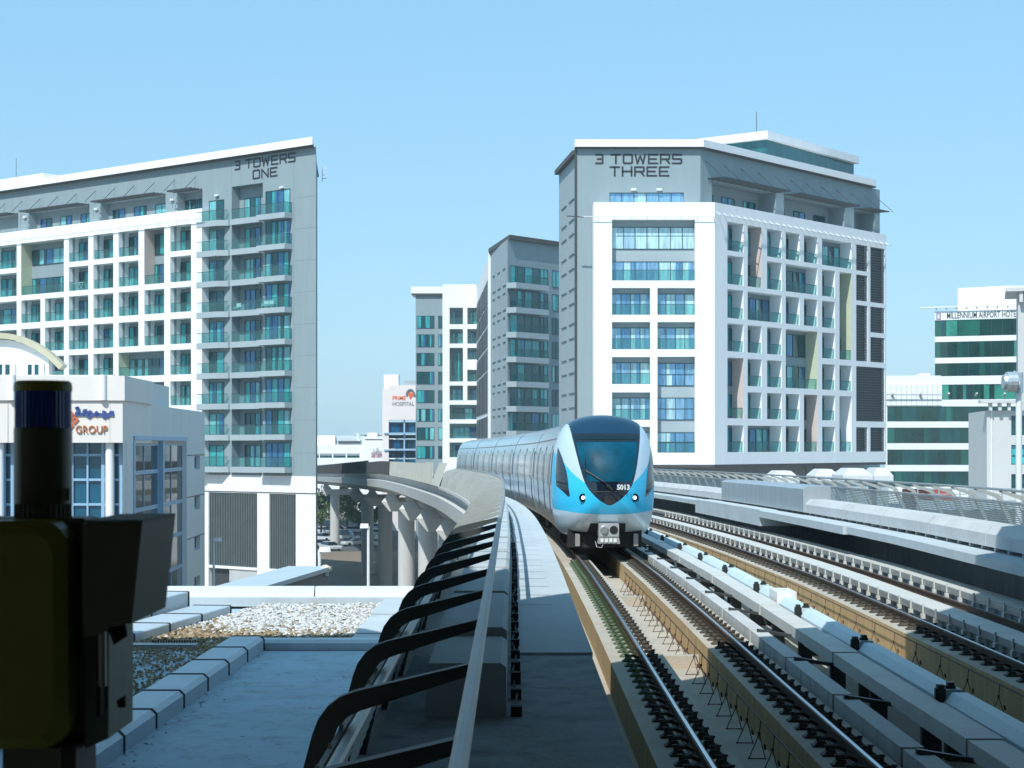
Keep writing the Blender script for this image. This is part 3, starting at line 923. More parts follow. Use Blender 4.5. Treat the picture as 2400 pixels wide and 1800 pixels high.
for sx in (-1, 1):
    b = MB(); b.bar((c + sx * .75, YF + .9, ZR + .5), (c + sx * .75, YF + .9, ZR + .18), .09, .12); b.build('obstacle_bar', [TUBE], train)
# black wedge window on each side of the cab
WA = [(2.76, 1.215, 1.205), (2.5, 1.25, 1.13), (2.15, 1.275, 1.04), (1.9, 1.272, 1.01), (1.76, 1.262, 1.0), (1.64, 1.13, .985), (1.47, .975, .965)]
for sx in (-1, 1):
    rows_ = []
    for (z0, a0, c0_), (z1, a1, c1_) in zip(WA, WA[1:]):
        for k in range(4): q = k / 4; rows_.append((z0 + (z1 - z0) * q, sx * (a0 + (a1 - a0) * q), sx * (c0_ + (c1_ - c0_) * q)))
    front_patch(rows_, .014, 'side_window', [BLACKG], cab)

# ------------------------------------------------------------------ tower with one word sign (left side of the line)
Yc = 196.0
A = Fac(((740.5 - 1200) / F * Yc, Yc), (1.18, -1.0))
R1 = lambda x, y: (x / 2.765, 300 + y / 2.765)
def u_of(fc, px, dep=0.0): return fc.uz(px, 900, dep)[0]
def z_of(fc, px, py, dep=0.0): return fc.uz(px, py, dep)[1]
t1 = thing('apartment_tower', 'tall grey and white apartment tower with two line black rooftop sign ending in ONE', 'tower', (A.O[0], A.O[1], G), math.atan2(A.d[1], A.d[0]))
D = -1.0   # white grid stands one metre proud of the grey wall
uR = u_of(A, 473, D); uL = u_of(A, -190, D)
UL0 = u_of(A, -190, 0)
cols = [(108 - 165, 108), (137, 262), (290, 414), (445, 572), (605, 734), (768, 897), (935, 1064), (1103, 1238)]
cols = [(u_of(A, a / 2.765, D), u_of(A, b_ / 2.765, D)) for a, b_ in cols]
w0 = cols[2][1] - cols[2][0]; p0 = cols[3][0] - cols[2][0]
cols = [(cols[0][0] - p0 * 1.0, cols[0][0] - p0 + w0)] + cols
NC = len(cols)
zr = []
for yt, yb in ((628, 795), (830, 995), (1032, 1192), (1235, 1398), (1436, 1597), (1640, 1797)):
    zr.append((z_of(A, 1170 / 2.765, 300 + yb / 2.765, D), z_of(A, 1170 / 2.765, 300 + yt / 2.765, D)))
fh = (zr[0][0] - zr[5][0]) / 5
zr += [(zr[5][0] - fh * k, zr[5][1] - fh * k) for k in (1, 2)]
zpar = z_of(A, 1305 / 2.765, 300 + 520 / 2.765, D)
# bay map: (col0, col1, row0, row1, jamb) rows inclusive, top row = 0
special = [(2, 3, 0, 1, 3), (7, 7, 0, 1, 4), (6, 7, 4, 4, 3), (0, 1, 2, 2, 0), (4, 5, 6, 7, 3)]
HID = lambda c, r: (r >= 6 and c < 6) or (r >= 5 and c < 2) or (c == 0 and r > 3)   # behind the nearer building
used = set(); bays = []
for c0, c1, r0, r1, j in special:
    for c in range(c0, c1 + 1):
        for r in range(r0, r1 + 1): used.add((c, r))
    bays.append((c0, c1, r0, r1, j))
for c in range(NC):
    for r in range(len(zr)):
        if (c, r) not in used: bays.append((c, c, r, r, 0))
ops = [(cols[c0][0], cols[c1][1], zr[r1][0], zr[r0][1], j) for c0, c1, r0, r1, j in bays]
b = MB(A.M)
zbot = z_of(A, 440, 1112, 0)
b.wall(uL, uR, zbot, zpar, ops, D, .55, 0)
b.face([(uR, D, zbot), (uR, .4, zbot), (uR, .4, zpar), (uR, D, zpar)], 0)
b.face([(uL, D, zpar), (uR, D, zpar), (uR, 2.2, zpar), (uL, 2.2, zpar)], 0)
b.face([(uL, D, zbot), (uR, D, zbot), (uR, .4, zbot), (uL, .4, zbot)], 0)
b.build('grid_facade', [WHITE, GREY, SOFFIT, OLIVE, PINK], t1)
b = MB(A.M); b.face([(uL, .56, zbot), (uR, .56, zbot), (uR, .56, zpar), (uL, .56, zpar)]); b.build('recess_wall', [GREY], t1)
for c0, c1, r0, r1, j in bays:
    u0, u1 = cols[c0][0], cols[c1][1]
    if HID(c1, r0): continue
    for r in range(r0, r1 + 1):
        z0, z1 = zr[r]
        if c1 > c0:
            window(t1, A.M, u0 + .2, u1 - .05, z0 + (.0 if r == r1 else .25), z1 - .75, .52, 6, w=(2, 2, 2, 5))
        else:
            if j == 0 and c0 > 0:      # dark slot in the side wall of the balcony
                b = MB(A.M); b.box(u0 + .002, u0 + .03, -.45, -.12, z0, z1, 0); b.build('side_slot', [GREY], t1)
            window(t1, A.M, u0 + .04, u1 - .04, z0, z0 + (z1 - z0) * .84, .52, 4, w=(3, 5, 2, 1), fw=.08)
        if r == r1: balus(t1, A.M, u0 + .02, u1 - .02, z0, z0 + 1.02, D + .12)
# facade cleaning rail under the parapet
b = MB(A.M)
zrail = z_of(A, 1290 / 2.765, 300 + 592 / 2.765, D)
b.tube([(uL, D - .42, zrail), (uR + .6, D - .42, zrail)], .05, 6)
u = uL + .5
while u < uR:
    b.bar((u, D, zrail + .32), (u, D - .42, zrail + .02), .05, .05); u += 1.7
b.build('cleaning_rail', [WPAINT], t1)

# grey slab: upper storey, sign wall and balcony bays
zfas = z_of(A, 735, 345, 0)        # underside of the white roof edge
def UZ(x, y, dep=0.0): return A.uz(x / 2.765, 300 + y / 2.765, dep)
ztopc = UZ(1335, 395)[1]           # top of the recess below the canopies
zbay = [(UZ(1903, y, -1.1)[1]) for y in (575, 778, 985, 1192, 1400, 1606, 1814, 2024, 2239)]   # underside of balcony slabs
uc = [(UZ(1322, 800)[0], UZ(1496, 800)[0]), (UZ(1503, 800)[0], UZ(1703, 800)[0]), (UZ(1712, 800)[0], UZ(1893, 800)[0])]
hb = .62
ops = []
piers = [(118, 190), (580, 655), (1073, 1150)]
pu = [(UZ(a, 500)[0], UZ(e, 500)[0]) for a, e in piers]
edges = [UL0] + [q for p in pu for q in p] + [UZ(1312, 500)[0]]
for k in range(0, len(edges) - 1, 2):
    ops.append((edges[k], edges[k + 1], zpar - .3, ztopc))
lev = []
for i, z in enumerate(zbay):
    zf = z + hb
    top = (zbay[i - 1] if i else zf + 3.35)
    lev.append((zf, top))
    ops.append((uc[1][0], uc[1][1], zf, UZ(1600, 368)[1] if i == 0 else top))
b = MB(A.M)
uend = 0.0
zgb = UZ(1900, 2255)[1]
b.wall(UL0, uR - .05, zpar - .3, zfas, ops[:4], 0, 1.1, 0)
b.wall(uR - .05, uend, zgb, zfas, [q for q in ops[4:]] + [(uR - .06, edges[-1], zpar - .3, ztopc)], 0, 1.1, 0)
# end wall running back along the line of sight, rear wall
e1 = Vector((A.O[0], A.O[1], 0)); e2 = Vector((-22.6, 218, 0)); e3 = Vector((A.xy(UL0, 22)[0], A.xy(UL0, 22)[1], 0))
Mi = A.M.inverted()
l1, l2, l3 = (Mi @ e1), (Mi @ e2), (Mi @ e3)
b.face([(l1.x, l1.y, G), (l2.x, l2.y, G), (l2.x, l2.y, zfas), (l1.x, l1.y, zfas)])
b.face([(l2.x, l2.y, G), (l3.x, l3.y, G), (l3.x, l3.y, zfas), (l2.x, l2.y, zfas)])
ub_ = uc[1][1] + .2
b.face([(UL0, 1.11, zgb), (ub_, 1.11, zgb), (ub_, 1.11, zfas), (UL0, 1.11, zfas)])
b.build('grey_wall', [GREY], t1)
for i, (zf, top) in enumerate(lev):
    # chamfered balcony, recessed loggia, square balcony
    a, e = uc[0]
    b = MB(A.M); b.prism([(a - .15, -.003), (a - .05, -1.05), (e - 1.1, -1.05), (e - .1, -.25), (e - .1, -.003)], zf - hb, zf); bal = b.build('balcony', [LGREY], t1)
    b = MB(A.M); b.box(a - .02, e - 1.1, -1.0, -.98, zf + .01, zf + 1.05); b.grid([[(e - 1.1, -1.0, zf + .01), (e - .15, -.27, zf + .01)], [(e - 1.1, -1.0, zf + 1.05), (e - .15, -.27, zf + 1.05)]], 0, False)
    b.bar((a, -.99, zf + 1.07), (e - 1.1, -.99, zf + 1.07), .05, .05, 1); b.bar((e - 1.1, -.99, zf + 1.07), (e - .15, -.26, zf + 1.07), .05, .05, 1)
    b.build('glass_balustrade', [BALG, FRAME], bal)
    uw = UZ(1358, 1000)[0], UZ(1452, 1000)[0]
    window(t1, A.M, uw[0], uw[1], zf, zf + 2.35, -.01, 2, w=(2, 4, 2, 2))
    a, e = uc[1]
    b = MB(A.M); b.box(a + .1, e - .1, -.42, -.003, zf - hb, zf); bal = b.build('balcony', [LGREY], t1)
    balus(bal, A.M, a + .35, e - .4, zf + .01, zf + 1.05, -.38)
    window(t1, A.M, UZ(1588, 1000, 1.08)[0], UZ(1690, 1000, 1.08)[0], zf, zf + 2.35, 1.08, 3, w=(3, 3, 2, 2))
    a, e = uc[2]
    b = MB(A.M); b.box(a, e + .05, -1.12, -.003, zf - hb + .05, zf); bal = b.build('balcony', [LGREY], t1)
    balus(bal, A.M, a + .25, e, zf + .01, zf + 1.05, -1.08, -.01)
    window(t1, A.M, a + .3, e - .3, zf, zf + 2.6, -.01, 4, w=(2, 4, 3, 3))
# pieces of furniture seen on balconies
for i, (cc_, dd) in enumerate(((3, .5), (2, .4), (2, 1.2))):
    zf = lev[(3, 3, 3)[i]][0]
    b = MB(A.M); uu = uc[(1, 2, 2)[i]][0] + dd; yy = (-.2, -.8, -.8)[i]
    b.box(uu, uu + .7, yy, yy + .5, zf + .25, zf + .45); b.box(uu, uu + .7, yy + .42, yy + .5, zf + .45, zf + .85)
    for q in (uu + .03, uu + .62): b.box(q, q + .05, yy + .05, yy + .4, zf, zf + .25)
    tag(b.build('patio_chair', [WPAINT]), ('white patio chair inside the recessed loggia halfway up the grey wall', 'white patio chair on a square balcony, the nearer to the blade wall', 'white patio chair on a square balcony, the one closer to its glass end')[i], 'chair', 'patio chairs on the tower balconies')
jl = MB(A.M)      # fine dark joints between the render panels
for zf, top in lev: jl.box(uc[2][1] + .3, -.05, -.006, -.002, zf + 1.5, zf + 1.54)
for u in (uc[1][0] - .05, uc[2][1] + .25): jl.box(u, u + .035, -.006, -.002, zgb + .1, zfas - .1)
jl.build('panel_joints', [mat('joint grey dark', (.15, .19, .205), .8)], t1)
def on_bay(c, r, lab, kind_):
    u0, u1 = cols[c]; z0 = zr[r][0]; b = MB(A.M)
    if kind_ == 'rack':
        for s in (-1, 1): b.bar((u0 + 1.0 - s * .5, -.5, z0 + .02), (u0 + 1.0 + s * .5, -.5 + .05 * s, z0 + .95), .06, .06); b.bar((u0 + 1.7 - s * .4, -.5, z0 + .02), (u0 + 1.7 + s * .4, -.5 + .05 * s, z0 + .95), .06, .06)
        b.box(u0 + .4, u0 + 2.2, -.6, -.3, z0 + .93, z0 + 1.0)
        tag(b.build('drying_rack', [WPAINT]), lab, 'drying rack')
    else:
        for q in (.9, 1.7):
            b.box(u0 + q, u0 + q + .5, -.6, -.15, z0 + .35, z0 + .45); b.box(u0 + q + .42, u0 + q + .5, -.6, -.15, z0 + .45, z0 + .95)
            for w in (q + .03, q + .42): b.box(u0 + w, u0 + w + .05, -.55, -.2, z0, z0 + .35)
            tag(b.build('patio_chair', [WPAINT]), lab % ('outer' if q < 1 else 'inner'), 'chair', 'patio chairs on the tower balconies'); b = MB(A.M)
on_bay(4, 1, 'white folding drying rack on a balcony of the white grid, second row down', 'rack')
on_bay(3, 4, 'white plastic chair in the fifth row of the white grid, the %s of the pair', 'chairs')
# storey under the canopies
b = MB(A.M)
for k in range(0, len(edges) - 1, 2):
    a, e = edges[k], edges[k + 1]
    n = 3 if k else 1
    for q in range(n):
        c = a + (e - a) * (q + .5) / n
        window(t1, A.M, c - 1.1, c + 1.1, zpar - .2, ztopc - .8, 1.08, 2, w=(3, 3, 2, 3))
for a, e in list(zip(edges[0::2], edges[1::2])):
    b = MB(A.M)
    zc = ztopc + .05
    yo = -1.5
    for q in (0, .33, .66, 1): b.bar((a, -.01 + (yo + .01) * q, zc), (e - .05, -.01 + (yo + .01) * q, zc), .09, .12)
    u = a
    while u < e:
        b.bar((u, -.01, zc - .06), (u, yo, zc - .06), .05, .08); u += 1.2
    b.build('canopy', [DGREY], t1)
u = edges[0] + 1
while u < edges[-1]:
    b = MB(A.M); b.bar((u, -1.5, ztopc + .1), (u + .02, -.02, ztopc + 1.5), .05, .05); b.build('canopy_rod', [DGREY], t1); u += 3.6
# roof edge, sign, penthouse, mast
zt = z_of(A, 735, 326, -.7)
Mo = 0.35
def roofpoly(o): return [(UL0, -.75), (uend + .25, -.75), (l2.x + .1, l2.y), (l3.x, l3.y)]
b = MB(A.M); b.prism(roofpoly(0), zfas + .14, zfas + .95, 0); b.prism([(q[0], q[1] + .15) for q in roofpoly(0)], zfas, zfas + .139, 1)
b.build('roof', [WHITE, SOFFIT], t1)
b = MB(A.M)
a = UZ(1525, 240); e = UZ(1912, 190)
strokes(b, '3 TOWERS', a[0], UZ(1700, 245)[1], .86, e[0] - a[0], .18, -.03, -.006)
b.build('sign_lettering', [LETTER], t1); b = MB(A.M)
a2 = UZ(1642, 300); e2_ = UZ(1795, 280)
strokes(b, 'ONE', a2[0], UZ(1715, 319)[1], .86, e2_[0] - a2[0], .18, -.03, -.006)
b.build('sign_lettering', [LETTER], t1)
b = MB(A.M)
pa = A.uz(-120, 420, 9)[0]; pb = A.uz(112, 420, 9)[0]
zp = A.uz(112, 407, 9)[1]
b.prism([(pa, 9), (pb - .5, 9), (pb - .5, 16), (pa, 16)], zfas + .9, zp - .9, 1)
b.prism([(pa, 8.3), (pb, 8.3), (pb, 17), (pa, 17)], zp - .9, zp, 0)
b.build('penthouse', [WHITE, GREY], t1)
b = MB(A.M); q = A.uz(38, 380, 10); b.tube([(q[0], 10, zp - .2), (q[0], 10, zp + 2.9)], .035, 5); b.build('mast', [DGREY], t1)
b = MB(A.M)
q = A.uz(757, 405, 6)
for k in range(4): b.bar((q[0] - .1, 6 + k * .1, q[1] - .6 + k * .4), (q[0] + .8 - .1 * k, 6, q[1] - .7 + k * .35), .06, .06)
b.bar((q[0] - .1, 6, q[1] - 1), (q[0] - .1, 6, q[1] + .7), .05, .05)
b.build('antenna', [WPAINT], t1)
# plinth storeys with dark louvres
b = MB(A.M)
gl = [(UZ(1352, 2800)[0], UZ(1668, 2800)[0]), (UZ(1745, 2800)[0], UZ(1918, 2800)[0])]
R2z = lambda x, y: A.uz(x / 2.765, 750 + y / 2.765)[1]
zg1, zg0 = R2z(1600, 1122), R2z(1600, 1602)
ub0 = UZ(1200, 2400)[0] - 30
b.wall(ub0, uend, G, zgb - .004, [(a, e, zg0, zg1) for a, e in gl] + [(gl[0][0], gl[0][1], G, zg0 - .3)], -.02, .5, 0)
b.box(ub0, uend + .01, -.05, -.024, R2z(1600, 1118), R2z(1600, 1112), 1)
b.build('plinth_wall', [WHITE, SOFFIT], t1)
for a, e in gl:
    b = MB(A.M); b.face([(a, .45, zg0), (e, .45, zg0), (e, .45, zg1), (a, .45, zg1)], 1)
    n = int((e - a) / .27)
    for k in range(n):
        u = a + (e - a) * (k + .5) / n; b.box(u - .06, u + .06, .05, .3, zg0, zg1, 0)
    b.build('louvre_panel', [mat('grey green louvre', (0.115, 0.14, 0.14), .5, var=.1), DGREY], t1)
b = MB(A.M)
a, e = gl[0]
b.face([(a, .49, G), (e, .49, G), (e, .49, zg0), (a, .49, zg0)], 0)
for k in range(26):
    u = a + (e - a) * (.42 + .58 * k / 26); b.box(u, u + .1, .1, .16, zg0 - 1.7, zg0 - .35, 1)
b.build('gate_grille', [DGREY, WPAINT], t1)
b = MB(A.M)
for i, (x, y) in enumerate(((1412, 437), (1832, 386), (1122, 465), (630, 525), (168, 578))):
    u, z = UZ(x, y); b.box(u - .28, u + .28, -.28, -.004, z - .1, z + .1)
b.build('wall_lamp', [WPAINT], t1)

# ------------------------------------------------------------------ tower on the right with the THREE sign
Y3 = 181.0
X3 = (1675 - 1200) / F * Y3
FR = Fac((X3, Y3), (1, 0.004))          # white front, local x negative to the left
SI = Fac((X3, Y3), (.791, 1.0))         # white long side
P1 = lambda x, y: (1280 + x / 2.676, 280 + y / 2.676)
P2 = lambda x, y: (1350 + x / 2.765, 700 + y / 2.765)
t3 = thing('apartment_tower', 'grey and white apartment tower with gridded side and black rooftop sign ending in THREE', 'tower', (X3, Y3, G))
zb3 = FR.uz(1675, 1089)[1]; zt3 = FR.uz(1675, 474)[1]
uf0 = FR.uz(1391.5, 800)[0]
def fr(x, y, d=0.0): return FR.uz(*P1(x, y), d)
def fr2(x, y, d=0.0): return FR.uz(*P2(x, y), d)
us_ = {k: fr(x, 1200)[0] for k, x in dict(a=413, b=653, c=698, d=934).items()}
rows = [(fr(550, 1225)[1], fr(550, 1056)[1]), (fr(550, 1441)[1], fr(550, 1270)[1]), (fr2(360, 553)[1], fr2(360, 378)[1]), (fr2(360, 785)[1], fr2(360, 607)[1]), (fr2(360, 1003)[1], fr2(360, 830)[1])]
ops = [(us_['a'], us_['d'], fr(600, 1010)[1], fr(600, 628)[1])]
for z0, z1 in rows: ops.append((us_['a'], us_['b'], z0, z1))
ops += [(us_['c'], us_['d'], rows[0][0], rows[0][1]), (us_['c'], us_['d'], rows[1][0], rows[1][1])]
zr3b = fr2(650, 998)[1]; zr3t = fr2(650, 376)[1]
ops.append((us_['c'], us_['d'], zr3b, zr3t))
b = MB(FR.M); b.wall(uf0, 0, zb3, zt3, ops, 0, .95, 0)
b.face([(uf0, 0, zb3), (uf0, 3, zb3), (uf0, 3, zt3), (uf0, 0, zt3)])
b.face([(uf0, 0, zt3), (0, 0, zt3), (0, 3, zt3), (uf0, 3, zt3)])
b.build('front_frame', [WHITE], t3)
b = MB(FR.M); b.face([(uf0 + .1, .96, zb3), (-.05, .96, zb3), (-.05, .96, zt3 - .1), (uf0 + .1, .96, zt3 - .1)]); b.build('spandrel', [LGREY], t3)
B3 = dict(mats=GLB, fw=.055)
zz = [fr(600, y)[1] for y in (1010, 885, 808, 668)]
window(t3, FR.M, us_['a'], us_['d'], zz[0], zz[1], .92, 7, w=(3, 3, 4, 1), **B3)
window(t3, FR.M, us_['a'], us_['d'], zz[2], zz[3], .92, 7, w=(3, 3, 4, 1), **B3)
for z0, z1 in rows: window(t3, FR.M, us_['a'], us_['b'], z0, z1 - .5, .92, 4, w=(3, 3, 4, 1), **B3)
for z0, z1 in rows[:2]: window(t3, FR.M, us_['c'], us_['d'], z0, z1 - .5, .92, 4, w=(3, 3, 4, 1), **B3)
for ya, yb in ((563, 415), (785, 640), (998, 865)):
    window(t3, FR.M, us_['c'], us_['d'], fr2(650, ya)[1], fr2(650, yb)[1], .92, 4, w=(2, 3, 3, 3), tr=.5, **B3)
for z0 in [r[0] for r in rows[:4]]:
    balus(t3, FR.M, us_['a'] + .02, us_['b'] - .02, z0 + .01, z0 + 1.0, .1)
for z0 in (rows[0][0], rows[1][0], zr3b): balus(t3, FR.M, us_['c'] + .02, us_['d'] - .02, z0 + .01, z0 + 1.0, .1)
balus(t3, FR.M, us_['a'] + .02, us_['d'] - .02, zz[0] + .01, zz[0] + 1.0, .1)
# gridded side
def si(x, y, d=0.0): return SI.uz(*P1(x, y), d)
cs = [(1137, 1238), (1264, 1352), (1386, 1478), (1503, 1590), (1617, 1702), (1731, 1812), (1840, 1916)]
cs = [(si(a, 1000)[0], si(e, 1000)[0]) for a, e in cs]
lo = [(si(1945, 1000)[0], si(2016, 1000)[0]), (si(2034, 1000)[0], si(2123, 1000)[0])]
uend3 = si(2133, 1000)[0]
rb = [si(1137, y)[1] for y in (820, 1030, 1243, 1452)] + [SI.uz(*P2(990, y))[1] for y in (560, 775, 995)]
ro = [si(1137, y)[1] for y in (640, 850, 1062, 1277)] + [SI.uz(*P2(990, y))[1] for y in (380, 600, 820)]
spec = [(1, 1, 0, 1, 4), (5, 6, 0, 0, 0), (3, 4, 1, 1, 0), (6, 6, 1, 3, 3), (1, 2, 2, 2, 0), (3, 4, 3, 4, 3), (0, 0, 4, 5, 4), (4, 4, 5, 6, 4), (6, 6, 5, 6, 0), (1, 2, 6, 6, 0)]
used = set(); bays = list(spec)
for c0, c1, r0, r1, j in spec:
    for c in range(c0, c1 + 1):
        for r in range(r0, r1 + 1): used.add((c, r))
for c in range(7):
    for r in range(7):
        if (c, r) not in used: bays.append((c, c, r, r, 0))
DEP = 1.4
ops = [(cs[c0][0], cs[c1][1], rb[r1], ro[r0], j) for c0, c1, r0, r1, j in bays]
lv = [(lo[0], 0, 0), (lo[0], 1, 1), (lo[0], 2, 3), (lo[1], 0, 1), (lo[1], 2, 2), (lo[1], 3, 3), ((lo[0][0], lo[1][1]), 4, 5), (lo[0], 6, 6), (lo[1], 6, 6)]
lops = [(q[0], q[1], rb[r1] - .02, ro[r0]) for q, r0, r1 in lv]
b = MB(SI.M)
b.wall(0, uend3, zb3, zt3, ops, 0, DEP, 0)
b.build('grid_facade', [WHITE, GREY, SOFFIT, OLIVE, PINK], t3) if False else None
b = MB(SI.M)
us2 = ops + lops
# two passes share the sheet: balcony bays have deep reveals, louvre bays shallow ones
b.wall(0, (cs[6][1] + lo[0][0]) / 2, zb3, zt3, ops, 0, DEP, 0)
b.wall((cs[6][1] + lo[0][0]) / 2, uend3, zb3, zt3, lops, 0, .4, 0)
b.face([(uend3, 0, zb3), (uend3, 3, zb3), (uend3, 3, zt3), (uend3, 0, zt3)])
b.face([(0, 0, zt3), (uend3, 0, zt3), (uend3, 3, zt3), (1.5, 3, zt3)])
b.build('grid_facade', [WHITE, GREY, SOFFIT, OLIVE, PINK], t3)
b = MB(SI.M); b.face([(.8, DEP + .01, zb3), (uend3 - .1, DEP + .01, zb3), (uend3 - .1, DEP + .01, zt3 - .1), (.8, DEP + .01, zt3 - .1)]); b.build('recess_wall', [GREY], t3)
for c0, c1, r0, r1, j in bays:
    u0, u1 = cs[c0][0], cs[c1][1]
    for r in range(r0, r1 + 1):
        if c1 > c0: window(t3, SI.M, u0 + .03, u1 - .3, rb[r], rb[r] + 2.35, DEP - .03, 5, w=(3, 2, 2, 2))
        elif r == r1 or j == 4: window(t3, SI.M, u0 + .04, u1 - .04, rb[r], rb[r] + 2.4, DEP - .03, 3, w=(5, 3, 1, 1))
        if r == r1: balus(t3, SI.M, u0 + .02, u1 - .02, rb[r] + .01, rb[r] + 1.0, .1)
LOUV = mat('black louvre', (0.022, 0.026, 0.028), .5, var=.1)
for (q, r0, r1), o in zip(lv, lops):
    b = MB(SI.M); b.face([(o[0], .38, o[2]), (o[1], .38, o[2]), (o[1], .38, o[3]), (o[0], .38, o[3])], 1)
    n = int((o[3] - o[2]) / .28)
    for k in range(n):
        z = o[2] + (o[3] - o[2]) * (k + .5) / n; b.box(o[0], o[1], .06, .14, z - .035, z + .035, 0)
    b.build('louvre_panel', [mat('slate louvre blade', (.085, .10, .105), .5), LOUV], t3)
b = MB(SI.M)
zr_ = si(1137, 612)[1]
b.tube([(0, -.45, zr_), (uend3 + .6, -.45, zr_)], .05, 6)
u = .4
while u < uend3: b.bar((u, 0, zr_ + .3), (u, -.45, zr_), .09, .07); u += 1.25
b.build('cleaning_rail', [WPAINT], t3)
b = MB(FR.M)
zr_ = fr(700, 612)[1]
b.tube([(uf0 - 2.4, -.4, zr_), (0, -.4, zr_)], .04, 6)
for k in range(8): b.bar((uf0 + .3 + k * 1.6, 0, zr_ + .25), (uf0 + .3 + k * 1.6, -.4, zr_), .05, .05)
b.bar((uf0 - 2.6, -.4, zr_ + .05), (uf0 - 1.0, -.4, zr_ - .05), .1, .1, 1)
b.build('cleaning_rail', [WPAINT, DGREY], t3)
# grey block behind
Yg = 184.0
XgL = (1353 - 1200) / F * Yg; XgR = (1641.7 - 1200) / F * Yg
ztg = (HY - 349) / F * Yg
GF = Fac((XgL, Yg), (1, 0)); GS = Fac((XgR, Yg), (.791, 1.0)); GL_ = Fac((XgL, Yg), (.106, -1.0))
gw = XgR - XgL
ugs = GS.uz(2043, 420)[0]
zrec = GS.uz(*P1(1480, 470))[1]
b = MB(GF.M)
b.wall(0, gw, zb3 - 3, ztg, [(GF.uz(*P1(397, 480))[0], GF.uz(*P1(863, 480))[0], GF.uz(*P1(600, 525))[1] - 1.4, GF.uz(*P1(600, 458))[1])], 0, .3, 0)
b.build('front_wall', [GREY], t3)
window(t3, GF.M, GF.uz(*P1(397, 480))[0], GF.uz(*P1(863, 480))[0], GF.uz(*P1(600, 525))[1] - 1.3, GF.uz(*P1(600, 458))[1], .25, 6, w=(3, 2, 2, 3), **B3)
gp = [(GS.uz(*P1(a, 560))[0], GS.uz(*P1(e, 560))[0]) for a, e in ((1440, 1492), (1873, 1932), (2060, 2093))]
g0 = GS.uz(*P1(1040, 500))[0]
ge = [g0, gp[0][0], gp[0][1], gp[1][0], gp[1][1], gp[2][0]]
b = MB(GS.M)
ops = [(ge[k], ge[k + 1], zt3 - .8, zrec) for k in (0, 2, 4)]
uge = gp[2][1]
b.wall(0, max(ugs, uge), zb3 - 3, ztg, ops, 0, 2.0, 0)
b.face([(.5, 2.01, zt3 - .9), (uge - .1, 2.01, zt3 - .9), (uge - .1, 2.01, zrec + .1), (.5, 2.01, zrec + .1)], 0)
b.face([(uge, 0, zb3), (uge, 14, zb3), (uge, 14, ztg), (uge, 0, ztg)], 0)
b.build('side_wall', [GREY], t3)
for k in (0, 2, 4):
    a, e = ge[k], ge[k + 1]
    n = 3 if k < 4 else 1
    for q in range(n):
        c = a + (e - a) * (q + .5) / n
        window(t3, GS.M, c - 1.2, c + 1.2, zt3 - .7, zrec - 1.0, 1.97, 2, w=(4, 3, 1, 3))
    b = MB(GS.M)
    for q in range(6): b.bar((a - (.8 if k == 0 else 0), -.05 - q * .36, zrec + .06), (e - .03, -.05 - q * .36, zrec + .06), .08, .10)
    u = a
    while u < e: b.bar((u, -.02, zrec), (u, -1.9, zrec), .06, .08); u += 1.1
    b.build('canopy', [DGREY], t3)
u = 1.0
while u < uge:
    b = MB(GS.M); b.bar((u, -1.85, zrec + .1), (u + .02, -.02, zrec + 1.7), .05, .05); b.build('canopy_rod', [DGREY], t3); u += 3.3
# left flank with raised window surrounds
fl = 13.7
flen = fl * math.hypot(.106, 1)
b = MB(GL_.M)
b.face([(-flen, 0, zb3 - 10), (0, 0, zb3 - 10), (0, 0, ztg), (-flen, 0, ztg)])
b.build('flank_wall', [LGREY], t3)
z = ztg - 6.5
while z > zb3 - 4:
    for u in (-11.5, -5.8):
        b = MB(GL_.M); b.box(u, u + 3.9, -.10, -.005, z + 1.9, z + 2.0, 0); b.box(u, u + 3.9, -.10, -.005, z - .1, z, 0)
        b.face([(u, -.004, z), (u + 3.9, -.004, z), (u + 3.9, -.004, z + 1.9), (u, -.004, z + 1.9)], 1)
        b.build('flank_window', [GREY, LGREY], t3)
    z -= 3.45
b = MB(GL_.M); b.box(-.42, -.002, -.22, -.004, zb3, ztg); b.build('downpipe', [DGREY], t3)
# roof slab
def wpt(fc, u, dep): q = fc.xy(u, dep); return (q[0], q[1])
rp = [wpt(GF, -.25, 6), wpt(GF, -.25, -.6), wpt(GF, gw + .25, -.6), wpt(GS, ugs, -.6), wpt(GS, ugs, 16)]
b = MB(); b.prism(rp, ztg + .13, ztg + .85, 0); b.prism([(x * .9995 + .01, y + .15) for x, y in rp], ztg, ztg + .129, 1); b.build('roof', [WHITE, SOFFIT], t3)
b = MB(GF.M)
a = GF.uz(*P1(313, 300)); e = GF.uz(*P1(848, 300))
strokes(b, '3 TOWERS', a[0], GF.uz(*P1(580, 275))[1], .84, e[0] - a[0], .17, -.03, -.006)
b.build('sign_lettering', [LETTER], t3); b = MB(GF.M)
a = GF.uz(*P1(402, 300)); e = GF.uz(*P1(768, 300))
strokes(b, 'THREE', a[0], GF.uz(*P1(580, 353))[1], .84, e[0] - a[0], .17, -.03, -.006)
b.build('sign_lettering', [LETTER], t3)
b = MB(); b.prism([wpt(GL_, -flen - .2, -.45), wpt(GL_, -.2, -.45), wpt(GL_, -.2, 3), wpt(GL_, -flen - .2, 3)], ztg - .55, ztg - .10); b.build('flank_coping', [SOFFIT], t3)
